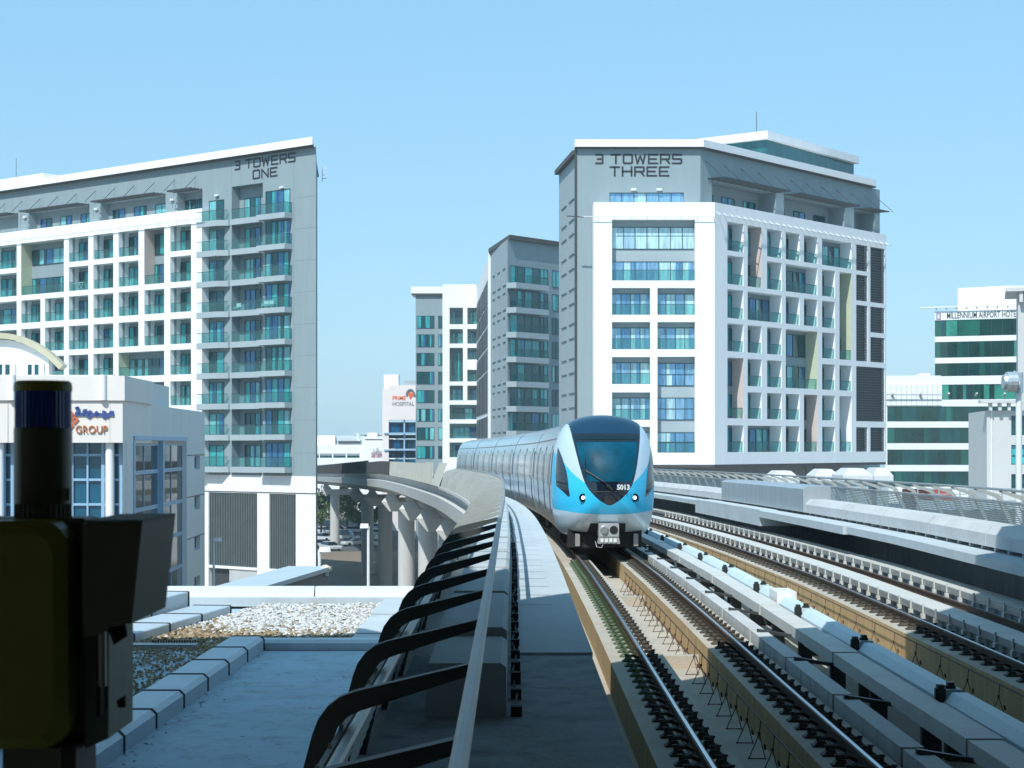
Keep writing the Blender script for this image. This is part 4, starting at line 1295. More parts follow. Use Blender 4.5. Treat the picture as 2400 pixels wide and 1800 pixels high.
# glazed penthouse with white roof
Yp = 205.0
Xp = (1797.6 - 1200) / F * Yp
PL = Fac((Xp, Yp), (1.28, -1.0)); PR = Fac((Xp, Yp), (.71, 1.0))
zpt = (HY - 309) / F * Yp
uPL = PL.uz(1641, 330)[0]; uPR = PR.uz(2001, 380)[0]
def pp(o): return [wpt(PL, uPL - .0, -o), (Xp - .1 * o, Yp - 1.2 * o), wpt(PR, uPR, -o), wpt(PR, uPR, 8), wpt(PL, uPL, 9)]
b = MB(); b.prism(pp(0), ztg + .4, zpt - .85, 0); b.build('penthouse', [mat('teal curtain wall', (.03, .13, .14), .15, .3, var=.3, scale=.7, streak=True)], t3)
b = MB(); b.prism(pp(.7), zpt - .85, zpt, 0); b.build('penthouse_roof', [WHITE], t3)
b = MB(); q = at(1773, 262, 212); b.tube([(q.x, 212, zpt - .2), (q.x, 212, q.z)], .04, 5); b.build('mast', [DGREY], t3)
# recessed lobby under the white block
b = MB(); b.prism([wpt(FR, uf0 + 1, 1.6), wpt(FR, -.8, 1.6), wpt(SI, uend3 - 6, 2.2), wpt(SI, uend3 - 6, 14), wpt(FR, uf0 + 1, 12)], G, zb3 - .3, 0)
b.build('lobby', [mat('grey lobby wall', (.16, .165, .16), .6, var=.1)], t3)
b = MB(); b.prism([wpt(FR, uf0 + .02, .02), wpt(FR, -.02, .02), wpt(SI, uend3 - .02, .03), wpt(SI, uend3, 14), wpt(FR, uf0, 14)], zb3 - .28, zb3 - .004, 0); b.build('floor_slab', [SOFFIT], t3)
b = MB(SI.M)
for k in range(14): b.box(.8 + k * 1.7, .9 + k * 1.7, 2.0, 2.2, G, zb3 - .3)
b.build('mullions', [DGREY], t3)
b = MB()
for x, y in ((548, 440), (708, 440)):
    u, z = GF.uz(*P1(x, y)); q = GF.M @ Vector((u, 0, z)); b.box(q.x - .25, q.x + .25, q.y - .25, q.y - .004, z - .1, z + .1)
b.build('wall_lamp', [WPAINT], t3)

# ------------------------------------------------------------------ third tower between them, further back
Q6 = lambda x, y: (900 + x / 2.764, 500 + y / 2.764)
Y2 = 255.0
X2 = (1189.5 - 1200) / F * Y2
t2 = thing('apartment_tower', 'distant grey and white apartment tower with black louvres standing behind the train', 'tower', (X2, Y2, G))
TS = Fac((X2, Y2), (.791, 1.0)); TL = Fac((X2, Y2), (.141, -1.0))
zt2 = (HY - 561) / F * Y2
us2e = TS.uz(1345, 700)[0]
tl2 = 17.9 * math.hypot(.141, 1)
b = MB(TS.M); 
b.face([(0, 0, G), (us2e, 0, G), (us2e, 0, zt2), (0, 0, zt2)])
b.build('side_wall', [GREY], t2)
b = MB(TL.M); b.face([(-tl2, 0, G), (0, 0, G), (0, 0, zt2), (-tl2, 0, zt2)]); b.build('flank_wall', [LGREY], t2)
b = MB(); b.prism([wpt(TL, -tl2, -.3), wpt(TS, -.2, -.5), wpt(TS, us2e, -.5), wpt(TS, us2e, 14)], zt2, zt2 + .6); b.build('roof', [SOFFIT], t2)
for i in range(10):
    zs = TS.uz(*Q6(900, 655 + (i - 1) * 158))[1]
    if zs < -9: break
    a = TS.uz(*Q6(800, 700))[0]; e = TS.uz(*Q6(1010, 700))[0]
    if i > 0 or True:
        b = MB(TS.M); b.prism([(a - .3, -.003), (a - .1, -1.6), (e, -1.6), (e, -.003)], zs, zs + .75); bal = b.build('balcony', [LGREY], t2)
        balus(bal, TS.M, a, e - .05, zs + .76, zs + 1.8, -1.55, -.01)
        window(t2, TS.M, a + .5, e - .2, zs + .75, zs + 3.2, -.02, 4, w=(5, 3, 0, 1))
    for x0, x1 in ((1012, 1058), (1088, 1138)):
        window(t2, TS.M, TS.uz(*Q6(x0, 700))[0], TS.uz(*Q6(x1, 700))[0], zs + .85, zs + 3.2, -.02, 2, w=(5, 4, 1, 0))
    for u in (-15.5, -10, -4.5):
        b = MB(TL.M); b.box(u, u + 3.2, -.12, -.005, zs + 2.9, zs + 3.0); b.box(u, u + 3.2, -.12, -.005, zs + .6, zs + .7); b.box(u + 3.2, u + 3.3, -.12, -.005, zs + .6, zs + 3.0)
        b.build('flank_window', [GREY], t2)
# white edge, pale wall and black louvres running back
c1 = (X2 - .141 * 17.9, Y2 + 17.9)
LV = Fac((-6.3, 334.0), (-6.3 * -1 - 3.1 * 1, 273.5 - 334.0))
LV = Fac((-6.3, 334.0), (c1[0] + 6.3, c1[1] + .3 - 334.0))
ul = math.hypot(c1[0] + 6.3, c1[1] - 334.0)
zl = (HY - 592) / F * 273
b = MB(LV.M); b.face([(0, 0, G), (ul, 0, G), (ul, 0, zl), (0, 0, zl)]); b.box(ul - 1.6, ul + .2, -.35, -.003, G, zl); b.build('link_wall', [WHITE], t2)
zz = [(HY - (500 + y / 2.764)) / F * 273 for y in (400, 552, 568, 690, 712, 838, 858, 995, 1012, 1280, 1310, 1450)]
nb_ = 0
for z1, z0 in zip(zz[0::2], zz[1::2]):
    for a, e in ((.06, .26), (.30, .52), (.56, .90)):
        b = MB(LV.M); b.box(ul * a, ul * e, -.10, -.004, z0, z1); b.build('louvre_panel', [LOUV], t2)
BF = Fac((-6.3, 334.0), (1, 0.0))
def bf(x, y): return BF.uz(*Q6(x, y))
zw = bf(500, 462)[1]; zg = bf(290, 520)[1]
ug = bf(205, 700)[0]; uw = bf(380, 700)[0]; uwe = 0.0
rowsW = [((y0, y1)) for y0, y1 in ((612, 720), (750, 845), (872, 1090), (1116, 1212), (1240, 1335), (1362, 1458), (1484, 1580))]
ops = []
for i, (a, e) in enumerate(rowsW):
    z1, z0 = bf(500, a)[1], bf(500, e)[1]
    if i in (4, 5): ops.append((bf(425, 900)[0], bf(603, 900)[0], z0, z1))
    elif i == 2:
        ops.append((bf(425, 900)[0], bf(512, 900)[0], z0, z1)); zm = (z0 + z1) / 2
        ops.append((bf(540, 900)[0], bf(603, 900)[0], zm + .9, z1)); ops.append((bf(540, 900)[0], bf(603, 900)[0], z0, zm - .9))
    else:
        ops.append((bf(425, 900)[0], bf(512, 900)[0], z0, z1)); ops.append((bf(540, 900)[0], bf(603, 900)[0], z0, z1))
b = MB(BF.M); b.wall(uw, uwe, G, zw, ops, -.6, 1.2, 0)
b.face([(uw, -.6, G), (uw, .2, G), (uw, .2, zw), (uw, -.6, zw)]); b.face([(uw, -.6, zw), (0, -.6, zw), (0, 8, zw), (uw, 8, zw)])
b.build('grid_facade', [WHITE], t2)
b = MB(BF.M); b.face([(uw, 1.21, G), (0, 1.21, G), (0, 1.21, zw - .2), (uw, 1.21, zw - .2)]); b.build('recess_wall', [GREY], t2)
for o in ops:
    window(t2, BF.M, o[0] + .5, o[1] - .05, o[2], o[3] - .6, 1.17, 2 if o[1] - o[0] < 9 else 5, w=(3, 4, 2, 1)); balus(t2, BF.M, o[0] + .05, o[1] - .05, o[2], o[2] + 1.1, -.5)
b = MB(BF.M); b.face([(ug, 0, G), (uw + .1, 0, G), (uw + .1, 0, zg), (ug, 0, zg)]); b.face([(ug, 0, G), (ug, 14, G), (ug, 14, zg), (ug, 0, zg)]); b.build('grey_wall', [GREY], t2)
b = MB(BF.M); b.box(ug - .8, uw - .01, -.59, 9, zg, zg + 1.2); b.box(ug - .7, uw - .01, -.5, -.1, zg - .3, zg - .004, 1); b.build('roof', [WHITE, SOFFIT], t2)
for i in range(8):
    y1, y0 = 664 + i * 120.5, 745 + i * 120.5
    z1, z0 = bf(290, y1)[1], bf(290, y0)[1]
    if y0 > 1620: break
    window(t2, BF.M, ug + .2, bf(325, 900)[0], z0, z1, -.03, 4, w=(3, 5, 2, 0)); window(t2, BF.M, bf(352, 900)[0], uw - .05, z0, z1, -.03, 1, w=(3, 4, 2, 0))

# ------------------------------------------------------------------ hospital block
Yh = 372.0
HF = Fac(((896 - 1200) / F * Yh, Yh), (1, 0.0))
R4 = lambda x, y: (700 + x / 3.687, 900 + y / 3.687)
def hf(x, y): return HF.uz(*R4(x, y))
hosp = thing('hospital_building', 'pinkish white hospital block with orange and grey wall sign', 'hospital', (HF.O[0], Yh, G))
uhe = hf(1040, 300)[0]
gx = (hf(778, 400)[0], uhe)
b = MB(HF.M)
zht = hf(800, 10)[1]; zh2 = hf(760, 42)[1]
b.wall(0, uhe, G, zh2, [(gx[0], gx[1] - .01, hf(800, 900)[1], hf(800, 308)[1])], 0, 1.2, 0)
b.box(hf(778, 0)[0], uhe, .0, 14, zh2 + .002, zht)
b.face([(0, 0, G), (0, 14, G), (0, 14, zh2), (0, 0, zh2)]); b.face([(0, 0, zh2), (uhe, 0, zh2), (uhe, 14, zh2), (0, 14, zh2)])
b.build('wall', [mat('pinkish render', (.76, .69, .67), .8, var=.03, scale=.2)], hosp)
b = MB(HF.M); b.box(.1, 3.0, 3, 8, zh2, zht + 2.2); b.box(4.2, 7.2, 3, 8, zh2, zht + 1.0, 1); b.build('roof_plant', [WHITE, GALV], hosp)
HG = [FRAME, pane('hospital deep pane', (.01, .05, .09), .3), pane('hospital blue pane', (.0, .14, .30), .4), pane('hospital teal pane', (.01, .12, .20), .3), pane('hospital mid pane', (.02, .18, .36), .4)]
for y0, y1 in ((330, 420), (440, 470), (480, 560), (575, 640), (650, 740), (760, 850)):
    window(hosp, HF.M, gx[0] + .05, gx[1] - .03, hf(800, y1)[1], hf(800, y0)[1], 1.1, 6, mats=HG, w=(3, 3, 2, 2) if y1 - y0 > 70 else (9, 0, 1, 0), fw=.12)
b = MB(HF.M)
for y in (425, 570, 745): b.box(gx[0] - .9, gx[1], -.3, 1.0, hf(800, y)[1] - .12, hf(800, y)[1] + .12)
b.box(hf(905, 0)[0], hf(918, 0)[0], .5, 1.0, G, hf(800, 300)[1]); b.build('sunshade', [BFRAME], hosp)
OR = mat('orange sign', (.80, .13, .03), .5, var=.03)
GS_ = mat('slate sign', (.16, .19, .20), .5, var=.03)
def frm(fc, u, z, d=-.05): return fc.M @ Matrix.Translation((u, d, z))
a = hf(812, 137); e = hf(925, 137)

o = HF.uz(*R4(812, 137))
sc_h = (hf(812, 103)[1] - hf(812, 137)[1]) / .70

text_mesh('sign_lettering', 'PRIME', frm(HF, *hf(812, 137)), sc_h, OR, hosp, .02, .012, width=hf(925, 1)[0] - hf(812, 1)[0])
text_mesh('sign_lettering', 'HOSPITAL', frm(HF, *hf(812, 188)), sc_h, GS_, hosp, .02, .0, width=hf(998, 1)[0] - hf(812, 1)[0])
b = MB(HF.M)
c0 = hf(965, 90); r = hf(998, 0)[0] - hf(965, 0)[0]
arc = [(c0[0] + r * math.cos(t), -.15, c0[1] + r * 1.25 * math.sin(t)) for t in [RAD(-15 + 205 * k / 16) for k in range(17)]]
for p, q in zip(arc, arc[1:]): b.bar(p, q, .32, .3, 0, up=(0, 1, 0))
hp = [(.95, .25), (.65, .55), (.3, .35), (0, .5), (-.4, .5), (-.62, .1), (-.5, -.4), (-.1, -1.5), (.2, -1.0), (.75, -.35)]
b.grid([[(c0[0] + x * r * .9, y, c0[1] + z * r * .9) for x, z in hp] for y in (-.12, -.01)], 1)
b.build('sign_emblem', [GS_, OR], hosp)

# ------------------------------------------------------------------ long low white building on the horizon
Ye = 470.0
EF = Fac(((700 - 1200) / F * Ye, Ye), (1, 0.0))
Z1 = lambda x, y: (740 + x / 12.289, 960 + y / 12.289)
def ef(x, y): return EF.uz(*Z1(x, y))
em = thing('office_building', 'long low white panelled office building beyond the elevated railway bend', 'office building', (EF.O[0], Ye, G))
we = ef(2300, 1)[0]
TILE = mat('white tile cladding', (.80, .81, .83), .6, var=.03, scale=.5)
ops = [(ef(a, 1)[0], ef(e, 1)[0], ef(0, 1390)[1], ef(0, 1265)[1]) for a, e in ((-250, 90), (118, 468), (508, 862), (902, 1262))]
b = MB(EF.M)
zw_ = ef(0, 1010)[1]
b.wall(0, ef(1370, 1)[0], G, zw_, ops, 0, .8, 0); b.box(ef(1370, 1)[0], we, -.6, 12, G, ef(0, 780)[1])
b.box(ef(1425, 1)[0], we - .5, -.75, -.61, ef(0, 865)[1], ef(0, 848)[1], 1)
b.box(ef(-300, 1)[0], ef(525, 1)[0], 3, 12, zw_, ef(0, 742)[1]); b.box(ef(1465, 1)[0], ef(1745, 1)[0], 3, 8, ef(0, 785)[1], ef(0, 668)[1])
b.face([(0, 0, zw_), (ef(1370, 1)[0], 0, zw_), (ef(1370, 1)[0], 12, zw_), (0, 12, zw_)])
b.build('wall', [TILE, SOFFIT], em)
for o in ops:
    b = MB(EF.M); m = o[2] + (o[3] - o[2]) * .52
    b.face([(o[0], .6, o[2]), (o[1], .6, o[2]), (o[1], .6, m), (o[0], .6, m)], 0); b.face([(o[0], .6, m), (o[1], .6, m), (o[1], .6, o[3]), (o[0], .6, o[3])], 1)
    b.build('window', [GL[1], TILE], em)
b = MB(EF.M); zz0 = zw_ + .02
b.box(ef(540, 1)[0], ef(1360, 1)[0], 4, 9, zz0, ef(0, 745)[1], 0)
b.box(ef(610, 1)[0], ef(1240, 1)[0], 3.5, 3.9, zz0 + .3, ef(0, 905)[1], 1); b.box(ef(1070, 1)[0], ef(1900, 1)[0], 5, 8, ef(0, 745)[1], ef(0, 725)[1], 1)
for k in range(22): b.box(ef(1060 + 42 * k, 1)[0], ef(1066 + 42 * k, 1)[0], 5, 5.2, ef(0, 740)[1], ef(0, 620 + (k * 37) % 60)[1], 2)
b.tube([(ef(1150, 1)[0], 3, ef(0, 700)[1]), (ef(1200, 1)[0], 3, ef(0, 760)[1]), (ef(1180, 1)[0], 3, ef(0, 840)[1]), (ef(1240, 1)[0], 3, ef(0, 890)[1])], .35, 8, 2)
b.build('roof_plant', [mat('pale plant casing', (.50, .56, .60), .6, var=.08), DGREY, WPAINT], em)
SG = mat('faint grey sign', (.50, .50, .50), .6); SP = mat('muted red sign', (.55, .22, .32), .6)
text_mesh('sign_lettering', 'Emirates', frm(EF, *ef(1650, 1300), -.7), 2.2, SG, em, .05, .02, width=ef(1910, 1)[0] - ef(1650, 1)[0])
text_mesh('sign_lettering', 'Data Centre', frm(EF, *ef(1605, 1370), -.7), 1.9, SP, em, .05, .02, width=ef(1915, 1)[0] - ef(1605, 1)[0])
b = MB(EF.M)
for k, (x0, y0, x1, y1) in enumerate(((1740, 1180, 1790, 1085), (1765, 1200, 1815, 1130), (1790, 1205, 1805, 1150))):
    p, q = ef(x0, y0), ef(x1, y1); b.bar((p[0], -.66 - .01 * k, p[1]), (q[0], -.66 - .01 * k, q[1]), .3, .1, 0, up=(0, 1, 0))
b.build('sign_emblem', [SG], em)

# cream building and green strip behind the viaduct columns
b = MB(); b.box(-62, -34, 520, 540, G, -6.0); b.box(-56, -54.2, 519, 519.98, G + 5, G + 6.5, 1); b.box(-48, -44, 519, 519.98, G + 2.5, G + 4, 1); b.box(-41, -38, 519, 519.98, G + 5, G + 6.2, 1)
tag(b.build('house', [mat('cream wall', (.66, .58, .42), .85, var=.04), DGREY]), 'plain cream low building seen between the viaduct columns', 'house')

# ------------------------------------------------------------------ hotel on the right
Q7 = lambda x, y: (2000 + x / 2.5525, 600 + y / 2.5525)
Yt = 300.0
MF = Fac(((2190.8 - 1200) / F * Yt, Yt), (1.0, -.42))
def mf(x, y, d=0.0): return MF.uz(*Q7(x, y), d)
hot = thing('hotel_building', 'green glass hotel with white bands and a black name along its top', 'hotel', (MF.O[0], Yt, G))
ume = mf(1100, 500)[0]
CUR = mat('white panel cladding', (.78, .80, .80), .4, var=.03, scale=.5)
def hglass(nm, c): return mat(nm, c, .05, .25, var=.55, scale=.16, spec=.8)
HGL = [FRAME, hglass('green dark glass', (.006, .05, .04)), hglass('green glass', (.012, .12, .09)), hglass('bright green glass', (.05, .33, .24)), hglass('deep teal glass', (.006, .07, .07))]
zs = [(330, 385), (483, 515), (610, 643), (720, 755), (858, 1000)]
bands = [((385, 335), (483, 437)), ((515, 470), (610, 572)), ((643, 607), (720, 690)), ((768, 755), (860, 820))]
def zl(y): return mf(487, y)[1]
b = MB(MF.M)
ops = [(.02, ume - .02, zl(y1[0]), zl(y0[0])) for y0, y1 in bands]
ops[3] = (mf(530, 800)[0], ume - .02, zl(860), zl(770))
b.wall(0, ume, G, zl(332), ops, 0, .12, 0)
b.face([(0, 0, G), (0, 16, G), (0, 16, zl(332)), (0, 0, zl(332))])
b.face([(0, 0, zl(332)), (ume, 0, zl(332)), (ume, 16, zl(332)), (0, 16, zl(332))])
b.build('band_wall', [CUR], hot)
for i, o in enumerate(ops): window(hot, MF.M, o[0], o[1], o[2], o[3], .1, 9, mats=HGL, w=(5, 4, 1, 3) if i < 3 else (0, 2, 9, 0), fw=.05)
b = MB(MF.M); b.prism([(mf(600, 250)[0], 4), (mf(840, 250)[0] + 2, 2), (ume + 3, 6), (ume + 3, 14), (mf(600, 250)[0], 14)], zl(332), mf(700, 190, 4)[1]); b.build('roof_block', [CUR], hot)
b = MB(MF.M)
b.tube([(-2.2, -.6, zl(310)), (ume, -.6, zl(310))], .1, 6)
for k in range(10): b.bar((k * ume / 10 + .3, 0, zl(322)), (k * ume / 10 + .3, -.6, zl(308)), .2, .15)
b.build('cleaning_rail', [WPAINT], hot)
a = mf(560, 368); e = mf(966, 326)
text_mesh('sign_lettering', 'MILLENNIUM AIRPORT HOTEL', frm(MF, a[0], zl(380) + .1, -.04), (zl(340) - zl(380)) * 1.30, LETTER, hot, .02, .006, width=e[0] - a[0] + .6)
b = MB(MF.M); a = mf(497, 380); b.box(a[0], mf(524, 380)[0], -.12, -.01, zl(388), zl(338), 0); b.box(a[0] + .5, mf(524, 380)[0] - .5, -.16, -.121, zl(374), zl(352), 1); b.build('sign_emblem', [mat('plum sign', (.30, .25, .36), .6), WPAINT], hot)
# lower wing
LF = Fac(((2075 - 1200) / F * 285, 285.0), (1.0, -.03))
def lf(x, y, d=0.0): return LF.uz(*Q7(x, y), d)
ule = lf(1000, 900)[0]; um = lf(528, 900)[0]
gb = [(900, 990), (1027, 1120), (1158, 1250), (1288, 1380)]
b = MB(LF.M)
b.wall(0, ule, G, lf(300, 895)[1], [(.3, ule - .1, lf(300, y1)[1], lf(300, y0)[1]) for y0, y1 in gb], 0, .12, 0)
b.box(0, um, -.15, 10, lf(300, 894)[1], lf(300, 770)[1]); b.box(0, um, .3, 10, lf(300, 769)[1], lf(300, 715)[1]); b.box(lf(405, 1)[0], lf(465, 1)[0], 1, 4, lf(300, 715)[1], lf(300, 700)[1])
b.build('wing_wall', [CUR], hot)
b = MB(LF.M)
for k in range(26): b.box(ule * k / 26, ule * k / 26 + .07, -.17, -.151, lf(300, 770)[1] if k * ule / 26 > um else lf(300, 895)[1], lf(300, 772)[1])
b.tube([(-1, -.8, lf(300, 830)[1]), (um, -.8, lf(300, 830)[1])], .1, 6)
for k in range(5): b.bar((1 + k * 4.2, 0, lf(300, 838)[1]), (1 + k * 4.2, -.9, lf(300, 822)[1]), .3, .25)
b.build('cleaning_rail', [mat('joint grey', (.42, .46, .46))], hot)
for y0, y1 in gb: window(hot, LF.M, .3, ule - .1, lf(300, y1)[1], lf(300, y0)[1], .1, 18, mats=HGL, w=(5, 2, 0, 5), fw=.05)

# beige building at the right edge with cornice
Yb = 150.0
NF = Fac(((2313 - 1200) / F * Yb, Yb), (1.0, -.12))
def nf(x, y, d=0.0): return NF.uz(*Q7(x, y), d)
ne = thing('office_building', 'pale beige building with ribbed cornice behind the white floodlight pole', 'office building', (NF.O[0], Yb, G))
BE = mat('pale beige render', (.52, .53, .52), .85, var=.04, scale=.3)
b = MB(NF.M)
une = 14.0
zc = nf(830, 925)[1]
wn = [(nf(945, 1000)[0], nf(972, 1000)[0] + 1.2, nf(900, y1)[1], nf(900, y0)[1]) for y0, y1 in ((955, 1072), (1130, 1248), (1305, 1425), (1480, 1590))]
b.wall(0, une, G, zc, wn, 0, .3, 0); b.face([(0, 0, G), (0, 12, G), (0, 12, zc), (0, 0, zc)])
b.build('wall', [BE], ne)
for o in wn: window(ne, NF.M, o[0], o[1], o[2], o[3], .27, 1, w=(5, 2, 0, 0), tr=.45)
b = MB(NF.M); b.box(nf(822, 1000)[0], nf(831, 1000)[0], -.12, -.003, G, zc); b.build('downpipe', [WPAINT], ne)
b = MB(NF.M)
zt_ = nf(800, 880)[1]
b.box(-.6, une, -.9, .6, zt_, zt_ + .22)
for k in range(20): b.box(.1 + k * .72, .35 + k * .72, -.62, -.003, zc, zt_ - .003)
b.build('cornice', [BE], ne)
NF2 = Fac(((2386 - 1200) / F * 158, 158.0), (1.0, -.25))
b = MB(NF2.M); z5 = NF2.uz(*Q7(985, 215))[1]
b.box(-.0, 9, 0, 8, G, z5); b.box(-1.0, 9, -.9, 8, z5 + .003, z5 + .3)
for k in range(8): b.box(.1 + k * .9, .4 + k * .9, -.7, -.003, z5 - .9, z5)
b.build('upper_block', [BE, DGREY], ne)

# ------------------------------------------------------------------ white pole with floodlight drum
lp = at(2388, 1043, 80)
pole = thing('floodlight_pole', 'white floodlight pole with a silver drum lamp beside the beige building', 'floodlight', (lp.x, 80, G))
b = MB(); b.tube([(lp.x, 80, G), (lp.x, 80, at(1, 885, 80).z)], .155, 14, r2=.13); b.build('pole', [WPAINT], pole)
b = MB(); z0 = at(1, 896, 80).z
hub = at(2365, 895, 79.8)
b.tube([hub + Vector((.30, 0, 0)), hub + Vector((-.05, 0, 0)), hub + Vector((-.12, 0, 0))], .43, 18); b.tube([hub + Vector((-.12, 0, 0)), hub + Vector((-.26, 0, 0))], .34, 18, r2=.30)
b.build('lamp_drum', [GALV], pole)
b = MB(); b.tube([hub + Vector((.28, 0, -.42)), hub + Vector((.42, -.05, -.3)), hub + Vector((.46, 0, 0)), hub + Vector((.42, .05, .32)), hub + Vector((.2, 0, .44))], .05, 8)
b.tube([(lp.x, 80, z0 - .45), (lp.x, 80, z0 + .42)], .19, 12)
b.build('yoke', [GALV], pole)

# ------------------------------------------------------------------ small things behind the parapet fence
for i, (xa, xb, yt, yb, Y) in enumerate(((1808, 1874, 1104, 1134, 150), (1976, 2046, 1098, 1128, 140), (2048, 2094, 1097, 1130, 142), (1910, 1968, 1100, 1128, 165))):
    a, e = at(xa, yb, Y), at(xb, yt, Y)
    b = MB(); w = e.x - a.x
    b.frust([(a.x, Y), (e.x, Y), (e.x, Y + 5), (a.x, Y + 5)], a.z, [(a.x, Y), (e.x, Y), (e.x, Y + 5), (a.x, Y + 5)], a.z + (e.z - a.z) * .45)
    b.frust([(a.x, Y), (e.x, Y), (e.x, Y + 5), (a.x, Y + 5)], a.z + (e.z - a.z) * .451, [(a.x + w * .25, Y + .8), (e.x - w * .25, Y + .8), (e.x - w * .25, Y + 4), (a.x + w * .25, Y + 4)], e.z)
    b.box(a.x + .3, e.x - .3, Y + .3, Y + 4.7, G, a.z - .003, 1)
    tag(b.build('roof_hood', [mat('pale roof sheet', (.55, .57, .58), .6, var=.05), LGREY]), ('white hipped roof hood furthest from the pole, near the train', 'broad white hipped roof hood under the white tower end', 'narrower white roof hood next to the red banner', 'partly hidden white roof hood in the shade of the tower underside')[i], 'roof hood', 'white roof hoods')
b = MB(); a, e = at(2116, 1186, 230), at(2232, 1146, 230)
b.box(a.x, e.x, 230, 230.4, a.z - 3, e.z)
for q in (a.x + .3, e.x - .5): b.box(q, q + .2, 230.41, 230.6, G, e.z - .2, 1)
tag(b.build('banner', [mat('brick red banner', (.38, .07, .05), .7, var=.12, scale=.8), DGREY]), 'long faded red banner hoarding in front of the green hotel', 'banner')
b = MB(); a, e = at(2150, 1215, 120), at(2560, 1160, 120)
b.box(a.x, e.x, 120, 120.3, e.z - .95, e.z - .35); b.box(a.x, e.x, 120.02, 120.28, G, e.z - .951, 1)  # dark olive lower part: shade painted into the wall colour
for k in range(9): b.box(a.x + k * 1.35, a.x + k * 1.35 + .07, 120, 120.08, e.z - .35, e.z + .35)
b.bar((a.x, 120.1, e.z + .38), (e.x, 120.1, e.z + .38), .08, .08); b.bar((a.x, 120.1, e.z + .05), (e.x, 120.1, e.z + .05), .05, .05)
tag(b.build('terrace_wall', [LGREY, mat('olive wall painted shade', (.10, .105, .08), .9, var=.1)]), 'white terrace wall with pipe railing beyond the parapet fence', 'wall')
b = MB(); b.box(6, 60, 128, 260, G, -8.0)
tag(b.build('podium', [mat('podium roof', (.42, .43, .42), .9, var=.1, scale=.1)]), 'broad flat podium roof below the gridded tower beyond the parapet', 'podium')

# ------------------------------------------------------------------ white building with rooftop arch on the left
Yg_ = 95.0
gX = (287.5 - 1200) / F * Yg_
WF = Fac((gX, Yg_), (1, 0.03))
S2 = Fac((gX, Yg_), (-.035, 1.0))
R2 = lambda x, y: (x / 2.765, 750 + y / 2.765)
def wf(x, y, d=0.0): return WF.uz(*R2(x, y), d)
def s2(x, y, d=0.0): return S2.uz(*R2(x, y), d)
grp = thing('office_building', 'white and beige office building with arched rooftop gable and Arabic wall sign', 'office building', (gX, Yg_, G))
wl = wf(-340, 500)[0]
zs0, zs1, zs2 = wf(700, 795)[1], wf(700, 522)[1], wf(700, 362)[1]
b = MB(WF.M)
b.box(wl, 0, 0, 9, zs0, zs1, 0)
b.box(wl, wf(795, 0)[0] + .12, -.12, 8.8, zs1 + .003, zs2, 0)
for x in (672, 83): u = wf(x, 400)[0]; b.tube([(u, -.14, zs1 + .01), (u, -.14, zs2 + .05)], .17, 14, 1)
b.box(wf(48, 0)[0], wf(54, 0)[0], -.02, -.002, zs0, zs1 - .02, 2); b.box(wf(711, 0)[0], wf(714, 0)[0], -.012, -.002, zs0, zs1 - .02, 2)
b.build('wall', [WARMW, WHITE, mat('joint beige', (.52, .49, .46), .8)], grp)
b = MB(WF.M); cols_ = [24, 82, 465, 566, 668, 732, 782]
zb = G
b.box(wl, 0, 1.0, 1.02, zb, zs0 - .004, 0)
b.build('curtain_glass', [mat('navy curtain glass', (.004, .085, .15), .06, .2, var=.4, scale=.5, spec=.8)], grp)
b = MB(WF.M)
for x in (-160, 26, 82, 180, 280, 370, 465, 568, 668, 732, 783): u = wf(x, 1000, .9)[0]; w = .045 if x in (568, 180, 280, 370) else .09; b.box(u - w, u + w, .85, .99, zb, zs0 - .004)
dz = wf(568, 875, .9)[1] - wf(568, 1035, .9)[1]
for k in range(12):
    z = wf(568, 875, .9)[1] - dz * k; b.box(wl, 0, .86, .98, z - .06, z + .06)
b.build('mullions', [BFRAME], grp)
for x in (700, -15, 1):
    if x == 1: continue
    u = wf(x, 1000)[0]; b = MB(WF.M); b.tube([(u, .45, G), (u, .45, zs0 - .006)], .21, 18); b.build('column', [WHITE], grp)
# grey flank
uS = s2(1327, 700)[0]
zf0 = s2(795, 525)[1]
def sR(x, y, d=0.0): return s2(x, y, d)
wa = (sR(862, 900)[0], sR(1210, 900)[0], G + 6, sR(862, 765)[1])
sm = [(sR(1260, 900)[0], sR(1296, 900)[0], sR(1278, y1)[1], sR(1278, y0)[1]) for y0, y1 in ((880, 968), (1140, 1228), (1400, 1490), (1660, 1745))]
b = MB(S2.M)
b.wall(.012, uS, G, zf0, [wa] + sm, 0, .35, 0); b.face([(uS, 0, G), (uS, 8, G), (uS, 8, zf0), (uS, 0, zf0)])
for z in (sR(1278, 875)[1], sR(1278, 1137)[1], sR(1278, 1400)[1]): b.box(sR(1212, 900)[0], uS, -.006, -.002, z - .03, z + .03, 1)
b.face([(0, 0, zf0), (uS, 0, zf0), (uS, 8, zf0), (0, 8, zf0)])
zu = zs2; uu = s2(1085, 450, 0.6)[0]
b.box(.2, uu, .5, 8, zf0 + .003, s2(1085, 432, .6)[1])
b.build('flank_wall', [mat('pale flank render', (.66, .67, .66), .8, var=.04, scale=.3, streak=True, dirt=(.5, .5, .48), dirt_amt=.3, dirt_scale=.3), SOFFIT], grp)
FG = [BFRAME, hglass('dark flank glass', (.02, .035, .035)), hglass('smoky glass', (.035, .055, .055)), hglass('pale smoky glass', (.10, .12, .115)), hglass('flank glass', (.012, .022, .025))]
zr2 = [wa[3]]
k = 0
hh = sR(862, 765)[1] - sR(862, 875)[1]
um_ = sR(1057, 900)[0]
